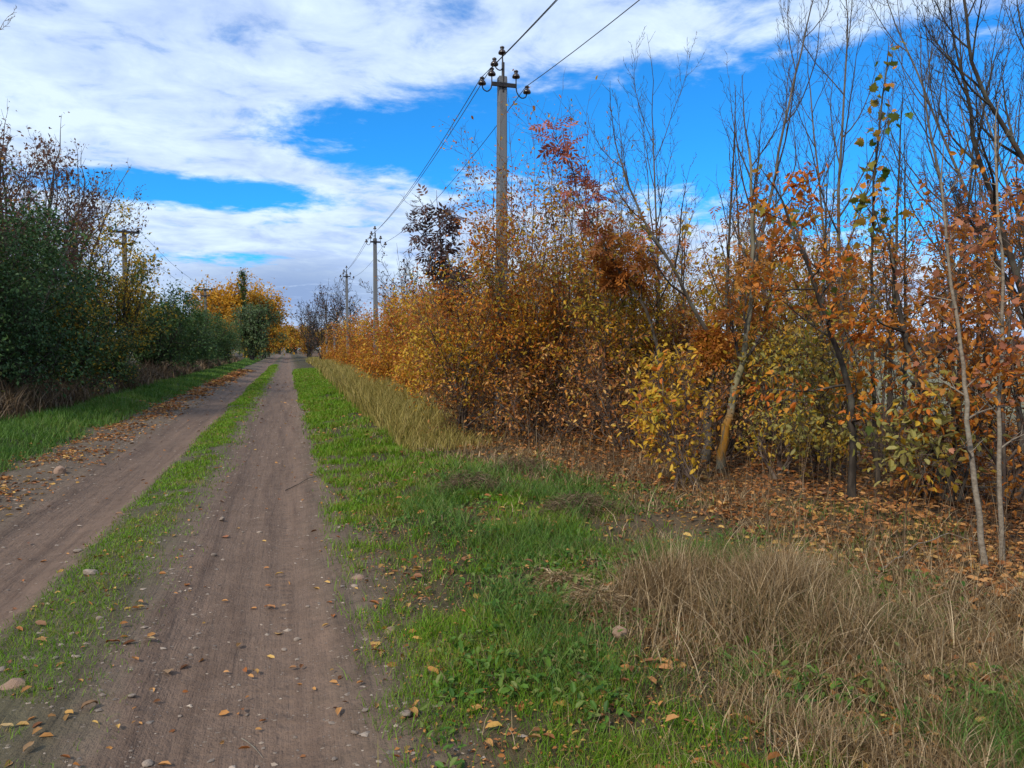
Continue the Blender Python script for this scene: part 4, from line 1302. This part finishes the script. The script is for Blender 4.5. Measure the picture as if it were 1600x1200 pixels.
x, y = scatter(108000, .22, 4.2, 1.9, 60, r, d_right)
h = r.uniform(.025, .085, len(x)) * (1 + .6 * fbm(x, y, 1.2, 63)) * (1 + .25 * sstep(y, 8, 16))
grass('grass', 'short bright green grass on the right verge of the track', 'grass', x, y, h, np.maximum(.0036, .0011 * y), r.uniform(.3, 1.0, len(x)), r, rnd=np.clip(.1 + .8 * fbm(x, y, 2.5, 64) + r.normal(0, .2, len(x)), 0, 1))


def d_mid(x, y):
    xx = wadj(x, y)
    pat = fbm(x, y, 2.2, 65)
    e = np.exp(-((xx + 1.28) / .26) ** 4) + .22 * np.exp(-((xx + .95) / .16) ** 2)
    near = np.clip((5.5 - y) / 2.5, 0, 1)
    return np.clip(e * sstep(pat, .24 + .16 * near, .50 + .10 * near), 0, 1)


x, y = scatter(42000, -1.75, -.55, 2.4, 80, r, d_mid)
h = r.uniform(.015, .055, len(x)) * (1 + .3 * sstep(y, 6, 14))
grass('grass', 'strip of short green grass between the two wheel ruts', 'grass', x, y, h, np.maximum(.0034, .0011 * y), r.uniform(.3, 1.0, len(x)), r, rnd=np.clip(.1 + .8 * fbm(x, y, 2.5, 66) + r.normal(0, .2, len(x)), 0, 1))


def d_left(x, y):
    xx = wadj(x, y)
    pat = fbm(x, y, 1.2, 67)
    return np.clip(sstep(-xx, 3.35, 3.75) * (1 - sstep(-xx, 4.7, 5.5)) * sstep(pat, .22, .45), 0, 1)


x, y = scatter(56000, -5.8, -3.2, 5, 110, r, d_left)
h = r.uniform(.05, .19, len(x))
grass('grass', 'dark green grass bank along the left side of the track', 'grass_dark', x, y, h, np.maximum(.006, .0011 * y), r.uniform(.3, .9, len(x)), r, 1, rnd=np.clip(.1 + .8 * fbm(x, y, 1.5, 68) + r.normal(0, .2, len(x)), 0, 1))


# coarse darker grass, right foreground
def d_coarse(x, y):
    pat = fbm(x, y, 1.1, 69)
    return np.clip(sstep(x, .8, 1.5) * (1 - sstep(x, 2.6, 3.6)) * sstep(pat, .40, .60) * (1 - sstep(y, 7, 10)), 0, 1)


x, y = scatter(16000, .8, 4.0, 1.9, 10, r, d_coarse)
h = r.uniform(.08, .24, len(x))
grass('grass', 'coarse dark green grass tufts in the right foreground', 'grass_dark', x, y, h, np.maximum(.0042, .001 * y), r.uniform(.5, 1.0, len(x)), r, 3)


# dry straw: the tall stand in the right foreground, then the band along the thicket
def d_straw(x, y):
    e = litter_edge(y)
    core = np.exp(-(((x - 2.42) / .66) ** 2 + ((y - 3.75) / .72) ** 2) ** 2)
    core2 = np.exp(-(((x - 2.9) / 1.25) ** 2 + ((y - 2.35) / 1.1) ** 2) ** 2) * sstep(x + .35 * (y - 2), 1.55, 2.1)
    band = np.exp(-((x - (e - .45)) / .50) ** 2) * (.22 - .17 * sstep(y, 5.0, 6.2))
    pat = fbm(x, y, 1.7, 70)
    cl = .25 + .75 * sstep(fbm(x, y, 3.2, 92), .38, .60)
    return np.clip((core + .75 * core2) * cl + band * sstep(pat, .35, .6), 0, 1)


x, y = scatter(30000, 1.0, 5.6, 1.9, 12, r, d_straw)
core = np.exp(-(((x - 2.42) / .66) ** 2 + ((y - 3.75) / .72) ** 2) ** 2)
h = (r.uniform(.08, .24, len(x)) + core * r.uniform(.0, .28, len(x))) * (.45 + fbm(x, y, 2.6, 91)) * (.80 + .20 * np.clip(core * 2, 0, 1))
grass('dry_grass', 'tall pale dry grass standing in the right foreground', 'straw', x, y, h, np.maximum(.0050, .0013 * y), r.uniform(.10, 1.35, len(x)), r, 3, cat='dry grass')


def d_straw2(x, y):
    e = litter_edge(y)
    return np.clip(np.exp(-((x - (e - .55)) / .85) ** 4) * (.4 + .6 * fbm(x, y, .8, 72)), 0, 1)


x, y = scatter(22000, 1.6, 4.6, 11, 95, r, d_straw2)
h = r.uniform(.15, .70, len(x)) * np.clip((y - 8) / 8, .4, 1)
grass('dry_grass', 'bank of tall yellowish dry grass before the orange hedge', 'straw_gold', x, y, h, .0012 * y, r.uniform(.2, .8, len(x)), r, 2, cat='dry grass')


# sparse dry blades standing in the front of the litter
x, y = scatter(3000, 2.4, 6.5, 2.6, 11, r, lambda x, y: np.clip(np.exp(-((x - litter_edge(y) - .25) / .8) ** 2) * sstep(fbm(x, y, 1.6, 98), .36, .62), 0, 1))
grass('dry_grass', 'thin dry blades standing in the front edge of the leaf litter', 'straw', x, y, r.uniform(.07, .30, len(x)), np.maximum(.004, .0010 * y), r.uniform(.2, 1.3, len(x)), r, 3, cat='dry grass')
x, y = scatter(1500, 2.6, 5.6, 3.0, 8, r, lambda x, y: np.clip(sstep(fbm(x, y, 1.1, 99), .60, .72), 0, 1))
grass('grass', 'small green tufts growing up through the leaf litter', 'grass_dark', x, y, r.uniform(.06, .2, len(x)), np.maximum(.004, .0010 * y), r.uniform(.4, 1.1, len(x)), r, 3)
# coarse bent straws among the tall dry stand
x, y = scatter(420, 1.7, 3.6, 2.6, 5.0, r, d_straw)
grass('dry_stalks', 'coarse pale bent straws sticking out of the tall dry grass', 'straw', x, y, r.uniform(.14, .38, len(x)), r.uniform(.005, .008, len(x)), r.uniform(.2, 1.2, len(x)), r, 5, rnd=r.uniform(.28, .75, len(x)), cat='stalks')


# thatch of dead blades through the green verge
x, y = scatter(24000, .5, 4.2, 1.9, 16, r, lambda x, y: np.clip(sstep(fbm(x, y, 1.9, 95), .34, .60) * (.25 + .75 * sstep(x, 1.0, 2.2)) * sstep(x, .5, .9), 0, 1))
grass('dry_grass', 'short dead blades mixed through the green right verge', 'straw', x, y, r.uniform(.04, .13, len(x)), np.maximum(.0034, .0010 * y), r.uniform(.5, 1.3, len(x)), r, 2, cat='dry grass')


# dead weeds at the foot of the left bushes
def d_weeds(x, y):
    return np.clip(sstep(-x, 4.7, 5.3) * (.35 + .65 * fbm(x, y, 1.0, 73)), 0, 1)


x, y = scatter(18000, -7.2, -4.9, 12, 90, r, d_weeds)
h = r.uniform(.2, .95, len(x)) * (.5 + .7 * fbm(x, y, .7, 74)) * np.clip((-x - 4.3), .35, 1)
grass('weeds', 'dead brown weeds at the foot of the left bushes', 'weeds', x, y, h, .0012 * y, r.uniform(.2, 1.0, len(x)), r, 2, cat='weeds')


# dry dead stalks at the thicket edge
def d_stalk(x, y):
    e = litter_edge(y)
    return np.clip(np.exp(-((x - e - .5) / .9) ** 2), 0, 1)


x, y = scatter(1100, 2.6, 7.5, 3.5, 22, r, d_stalk)
grass('dry_stalks', 'brown dead stalks standing in the leaf litter at the thicket edge', 'weeds', x, y, r.uniform(.15, .9, len(x)), np.maximum(.004, .0007 * y), r.uniform(.05, .6, len(x)), r, 3, cat='stalks')


# ------------------------------------------------------------------ fallen leaves lying as litter
def litter(name, label, n, x0, x1, y0, y1, dens, size, kind='oval', lift=.02):
    x, y = scatter(n, x0, x1, y0, y1, r, dens)
    n = len(x)
    P = np.stack([x, y, gh(x, y) + r.uniform(.0, lift, n)], -1)
    a = r.uniform(0, 6.28, n)
    D = np.stack([np.cos(a), np.sin(a), r.normal(0, .15, n)], -1)
    tv, tt = LEAF[kind]
    ax = unit(D)
    nn = np.array([0, 0, 1.0]) + r.normal(0, .38, (n, 3))
    sd = unit(np.cross(nn, ax))
    nm = np.cross(ax, sd)
    sc = size * r.uniform(.5, 1.3, n) * np.maximum(1, y / 14)
    V = P[:, None, :] + sc[:, None, None] * (tv[None, :, 0:1] * ax[:, None] + tv[None, :, 1:2] * sd[:, None] + 1.6 * tv[None, :, 2:3] * nm[:, None])
    T = (tt[None] + (np.arange(n) * len(tv))[:, None, None]).reshape(-1, 3)
    o = link(name, mesh(name, V.reshape(-1, 3), T=T, mat=M['litter'], attr={'rnd': np.repeat(np.clip(fbm(x, y, 1.4, 88) * 1.5 - .55 + r.random(n) * .65, 0, 1), len(tv))}, smooth=False))
    prop(o, label, 'leaf litter', None, 'stuff')


litter('leaf_litter', 'brown leaf litter covering the ground under the thicket', 48000, 2.4, 14, 3.2, 26,
       lambda x, y: np.clip(sstep(x, litter_edge(y) - .5, litter_edge(y) + .25), .0, 1), .066, lift=.06)
litter('leaf_litter', 'scattered dry leaves over the right grass verge', 3400, .4, 5.0, 1.9, 26,
       lambda x, y: .15 + .55 * sstep(fbm(x, y, 1.2, 80), .4, .65) + .3 * sstep(x, 1.5, 3.0), .062, lift=.05)
litter('leaf_litter', 'brown leaves caught in the flattened dry grass of the right corner', 420, 2.2, 4.2, 1.9, 5.0, lambda x, y: .5 + 0 * x, .05, lift=.05)
litter('leaf_litter', 'crumbs of dead leaf on the soil between the verge grass', 14000, .4, 4.0, 1.9, 10, lambda x, y: np.clip(.35 + .65 * fbm(x, y, 2.0, 101) - .5 * (x < .6), 0, 1), .022, 'chip', lift=.02)
litter('leaf_litter', 'fallen brown leaves on the gravel strip left of the track', 6400, -4.0, -2.35, 3.5, 60,
       lambda x, y: np.exp(-((wadj(x, y) + 3.15) / .42) ** 2) * sstep(fbm(x, y, 1.0, 81), .25, .6), .060)
litter('leaf_litter', 'scattered small leaves on the ruts and the middle strip', 700, -2.6, .6, 2.2, 40,
       lambda x, y: .25 + .75 * np.exp(-((wadj(x, y) + 1.15) / .35) ** 2) + .4 * (x > .2), .045)


# low broad-leaved weeds in the grass
x, y = scatter(5200, .5, 3.6, 1.9, 9, r, lambda x, y: np.clip(sstep(fbm(x, y, 2.4, 97), .50, .66) * sstep(x, .4, .7), 0, 1))
P = np.stack([x, y, gh(x, y) + r.uniform(.01, .07, len(x))], -1)
V, T, rv = leaves(P, r.normal(0, 1, P.shape) * [1, 1, .2], .045, 'oval', r, .0, .6, .9)
o = link('weeds', mesh('weeds', V, T=T, mat=M['grass_dark'], attr={'rnd': rv}, smooth=False))
prop(o, 'low broad-leaved green weeds among the right verge grass', 'weeds', None, 'stuff')


# ------------------------------------------------------------------ gravel, stones, single leaves
def rock(seed, flat=.6, sub=2):
    import bmesh
    bm = bmesh.new()
    bmesh.ops.create_icosphere(bm, subdivisions=sub, radius=1.0)
    rr = np.random.default_rng(seed)
    cuts = unit(rr.normal(0, 1, (9, 3)))
    dd = rr.uniform(.55, .9, 9)
    for v in bm.verts:
        p = np.array(v.co)
        for c, k in zip(cuts, dd):
            s = p @ c
            if s > k:
                p = p - c * (s - k) * .85
        p = p + rr.normal(0, .02, 3)
        v.co = (p[0] * 1.15, p[1] * .85, p[2] * flat)
    me = bpy.data.meshes.new('stone')
    bm.to_mesh(me)
    bm.free()
    return me


def gravel():
    bv = np.array([[1, 0, 0], [0, 1, 0], [-1, 0, 0], [0, -1, 0], [0, 0, .38], [0, 0, -.4]], float)
    bt = np.array([[0, 1, 4], [1, 2, 4], [2, 3, 4], [3, 0, 4], [1, 0, 5], [2, 1, 5], [3, 2, 5], [0, 3, 5]])
    x, y = scatter(2800, -3.5, .95, 1.9, 30, r,
                   lambda x, y: .12 + .75 * np.exp(-((wadj(x, y) + 2.85) / .42) ** 2) + .55 * np.exp(-((wadj(x, y) - .40) / .22) ** 2) + .40 * np.exp(-((wadj(x, y) + .85) / .25) ** 2))
    n = len(x)
    sc = .004 + .012 * r.random(n) ** 3 + .0006 * y
    a = r.uniform(0, 6.28, n)
    jit = 1 + r.normal(0, .25, (n, 6, 1))
    B = bv[None] * jit
    c, s = np.cos(a)[:, None], np.sin(a)[:, None]
    BX = B[..., 0] * c * 1.3 - B[..., 1] * s
    BY = B[..., 0] * s * 1.3 + B[..., 1] * c
    V = np.stack([x[:, None] + sc[:, None] * BX, y[:, None] + sc[:, None] * BY, (gh(x, y) + sc * .1)[:, None] + sc[:, None] * B[..., 2]], -1)
    T = (bt[None] + (np.arange(n) * 6)[:, None, None]).reshape(-1, 3)
    o = link('gravel', mesh('gravel', V.reshape(-1, 3), T=T, mat=M['gravel'], attr={'rnd': np.repeat(r.random(n), 6)}, smooth=False))
    prop(o, 'loose pale gravel and grit on the dirt track', 'gravel', None, 'stuff')


gravel()

ROCKS = []
for k in range(4):
    me = rock(40 + k, (.55, .45, .7, .5)[k])
    me.materials.append(M['stone'])
    ROCKS.append(me)


def stone(xy, size, label, pink=False, rz=None, sink=.25, group=None, k=0):
    if pink:
        me = rock(60 + k, .8)
        me.materials.append(M['stone_pink'])
    else:
        me = ROCKS[k % 4]
    o = link('stone', me, None, (xy[0], xy[1], gz(*xy) + size * (.5 - sink)))
    o.scale = (size, size, size)
    o.rotation_euler = (rg.uniform(-.2, .2), rg.uniform(-.2, .2), rg.uniform(0, 6.3) if rz is None else rz)
    prop(o, label, 'stone', group)


stone((1.66, 3.64), .048, 'pinkish sandstone standing in the grass below the dry tuft', True, k=1, sink=-.25)
stone((2.61, 3.07), .046, 'round brown stone at the foot of the dry grass, among dark green blades', True, k=2, sink=-.1)
stone((1.31, 3.3), .035, 'small brown stone in the green grass', True, k=3, sink=-.1)
stone((-1.25, 4.02), .055, 'flat reddish stone at the left bottom edge of the track', True, k=4, sink=.6)
stone((0.45, 5.36), .050, 'flat reddish stone half sunk beside the right rut', True, k=5, sink=.75)
stone((0.54, 4.29), .045, 'flat pinkish-grey stone at the edge of the bare patch', True, k=6, sink=.7)
stone((-2.81, 10.92), .10, 'brown stone on the leafy gravel strip left of the track', True, k=7, sink=.2)
stone((-0.62, 7.7), .034, 'dark angular stone on the inner edge of the right rut', k=2, sink=-.1)
stone((-0.71, 3.82), .020, 'white oval pebble in the lower left of the track', k=0, sink=.25)
stone((-0.55, 3.25), .026, 'long pale pebble at the bottom edge of the track', k=1, sink=.3)
stone((-1.34, 5.93), .055, 'long pale flat stone on the middle grass strip', k=3, sink=.35)
stone((0.47, 3.24), .030, 'grey rounded pebble on the right bare edge', k=0, sink=0)
GS = 'pale pebbles scattered on the dirt track'
for i, (px, py, s) in enumerate([((-1.63, 6.8), .05, 0), ((0.41, 5.19), .03, 1), ((0.03, 4.47), .025, 2), ((-0.04, 4.39), .022, 0), ((-0.27, 7.24), .03, 1), ((-0.58, 6.41), .03, 2), ((-0.51, 6.32), .02, 3),
                                 ((-0.2, 3.63), .012, 0), ((-0.14, 3.18), .012, 1), ((0.01, 3.36), .014, 2), ((-0.32, 3.25), .02, 3), ((-0.21, 3.11), .018, 0), ((-0.49, 3.68), .014, 1), ((-0.51, 4.47), .016, 2),
                                 ((-0.26, 4.29), .014, 3), ((-0.24, 3.79), .012, 0), ((-0.2, 7.19), .012, 1), ((-1.07, 4.9), .028, 2), ((-1.05, 4.31), .022, 3), ((-1.16, 4.67), .02, 0), ((-1.15, 4.31), .022, 1),
                                 ((-1.36, 4.23), .03, 2), ((0.25, 3.22), .02, 3), ((0.31, 3.39), .022, 0), ((0.16, 3.08), .018, 1), ((-1.26, 8.82), .03, 2), ((-1.15, 6.15), .022, 3), ((0.1, 4.97), .02, 0)]):
    stone(px, py * .85, 'small pale pebble lying loose on the dirt track', group=GS, k=s, sink=.30)

LM = []
for k in range(3):
    tv, tt = LEAF['maple'] if k == 2 else LEAF['oval']
    n = len(tv)
    if k == 2:
        LM.append(mesh('fallen_leaf', tv * [1, 1, 1.2], T=tt, mat=M['ob_fallen']))
    else:
        # curled blade: 5 stations along, left / mid / right
        V, T = [], []
        for i in range(6):
            t = i / 5
            w = .24 * math.sin(math.pi * min(.98, t * .93 + .05)) ** .8
            zz = (.22 if k else .12) * math.sin(math.pi * t) + .05 * math.sin(9 * t)
            V += [[t, w, zz + .10 * (1 if k else .6)], [t, 0, zz - .02], [t, -w, zz + .12]]
        for i in range(5):
            a = 3 * i
            T += [[a, a + 1, a + 4], [a, a + 4, a + 3], [a + 1, a + 2, a + 5], [a + 1, a + 5, a + 4]]
        LM.append(mesh('fallen_leaf', V, T=T, mat=M['ob_fallen']))


def fallen(xy, size, k, label, group):
    o = link('fallen_leaf', LM[k % 3], None, (xy[0], xy[1], gz(*xy) + .012))
    o.scale = (size, size, size)
    o.rotation_euler = (rg.uniform(-.25, .25), rg.uniform(-.2, .2), rg.uniform(0, 6.3))
    prop(o, label, 'fallen leaf', group)


GF = 'fallen leaves lying singly on the track'
fallen((-0.08, 4.61), .055, 2, 'crumpled orange leaf alone in the middle of the right rut', GF)
fallen((-1.0, 3.31), .06, 0, 'yellow leaf at the bottom left of the track', GF)
fallen((-1.42, 6.37), .08, 0, 'yellow leaf on the upper part of the middle grass strip', GF)
fallen((-0.11, 5.83), .06, 1, 'brown curled leaf in the right rut near the angular stone', GF)
for i, p in enumerate([(-1.33, 4.84), (-1.49, 4.86), (-1.32, 4.62), (-0.91, 3.65), (-0.83, 3.72), (-0.6, 4.15), (-0.1, 5.06), (-0.91, 5.14), (-0.53, 7.06), (-0.8, 6.95), (-1.54, 8.05), (-1.0, 8.23), (-0.95, 4.47), (-0.19, 4.11), (-0.77, 4.51), (-1.11, 3.56)]):
    fallen(p, (.075, .06, .07, .05)[i % 4], i, 'dry brown leaf lying on the dirt or the middle strip', GF)
GG = 'fallen leaves lying singly on the right grass verge'
for i, p in enumerate([(0.4, 4.03), (0.44, 3.93), (0.44, 4.15), (0.67, 4.02), (0.49, 3.27), (0.75, 3.2), (0.79, 3.17), (1.13, 3.09), (1.12, 3.02), (1.19, 3.0), (0.83, 2.99), (1.33, 3.74), (0.67, 3.56), (0.74, 2.91),
                       (2.38, 4.37), (2.02, 3.94), (2.74, 5.92), (1.33, 5.8), (1.63, 5.02), (1.6, 4.47), (1.08, 4.56), (0.76, 5.27), (1.49, 7.35), (1.98, 10.18), (0.92, 7.83), (1.2, 3.45), (2.1, 2.42), (2.7, 2.72), (2.34, 2.85), (2.91, 3.9), (2.8, 2.78)]):
    fallen(p, (.075, .06, .07, .055)[i % 4], i, 'orange-brown leaf lying in the grass of the right verge', GG)


# dry grass hummocks in the right verge
def tuft(xy, rad, ht, label, seed, mat='weeds'):
    q = np.random.default_rng(seed)
    n = 1900
    a = q.uniform(0, 6.28, n)
    rr = rad * np.sqrt(q.random(n))
    x, y = rr * np.cos(a), rr * np.sin(a) * .8
    z = ht * np.clip(1 - (rr / rad) ** 2, 0, 1) * q.uniform(.1, 1, n)
    P = np.stack([x, y, z], -1)
    d = unit(np.stack([np.cos(a + q.normal(0, .8, n)), np.sin(a + q.normal(0, .8, n)), q.normal(.05, .35, n)], -1))
    ln = q.uniform(.05, .15, n)
    s = unit(np.cross(d, q.normal(0, 1, (n, 3)))) * .0021
    e = P + d * ln[:, None]
    e[:, 2] -= .04
    V = np.stack([P - s, P + s, P + d * (ln * .55)[:, None] + s, P + d * (ln * .55)[:, None] - s, e], 1).reshape(-1, 3)
    V[:, 2] = np.maximum(V[:, 2], -.03)
    o5 = (np.arange(n) * 5)[:, None, None]
    Q = (np.array([[[0, 1, 2, 3]]]) + o5).reshape(-1, 4)
    T = (np.array([[[3, 2, 4]]]) + o5).reshape(-1, 3)
    o = link('grass_tuft', mesh('grass_tuft', V, Q, T, M[mat], {'rnd': np.repeat(q.random(n), 5)}), None, (xy[0], xy[1], gz(*xy)))
    prop(o, label, 'grass tuft', 'matted dry grass hummocks on the right verge')


tuft((1.77, 7.59), .34, .22, 'dark matted hummock of dry grass, leftmost by the green verge', 1)
tuft((2.48, 6.36), .34, .20, 'brown matted hummock of dry grass before the leaf litter', 2)
tuft((2.63, 8.7), .40, .20, 'brown hummock of dry weeds at the edge of the thicket, beyond the dark one', 3)
tuft((1.66, 3.99), .20, .16, 'small straw-coloured hummock just above the pinkish sandstone', 4, 'straw')
tuft((1.65, 4.51), .16, .10, 'low flat dry tuft in the middle of the green verge', 5, 'straw')


def twig(pts, r0, label, mat, name='fallen_twig'):
    c = spline(pts, 16)
    for i in range(len(c)):
        c[i][2] += gz(c[i][0], c[i][1])
    o = link(name, tube_mesh(name, c, np.linspace(r0, r0 * .4, 16), M[mat], 6))
    prop(o, label, 'twig')


def flat(p, z):
    return (p[0], p[1], z)


twig([flat((3.44, 3.87), .03), flat((3.96, 4.11), .09), flat((4.38, 4.21), .12), flat((4.59, 4.15), .08)], .006, 'long pale dry stalk arching over the litter near the pale saplings', 'bk_pale')
twig([flat((-0.05, 9.39), .012), flat((0.17, 9.65), .02), flat((0.47, 9.96), .02)], .005, 'dark twig lying across the right edge of the rut', 'bk_dark')
twig([flat((5.42, 10.35), .05), flat((6.13, 11.06), .08), flat((6.82, 11.76), .10)], .02, 'pale broken branch lying in the litter by the forked ash', 'bk_pale')
twig([flat((-0.21, 3.4), .008), flat((-0.16, 3.32), .008), flat((-0.12, 3.25), .006)], .0025, 'thin pale root lying on the dirt near the bottom of the right rut', 'bk_pale')
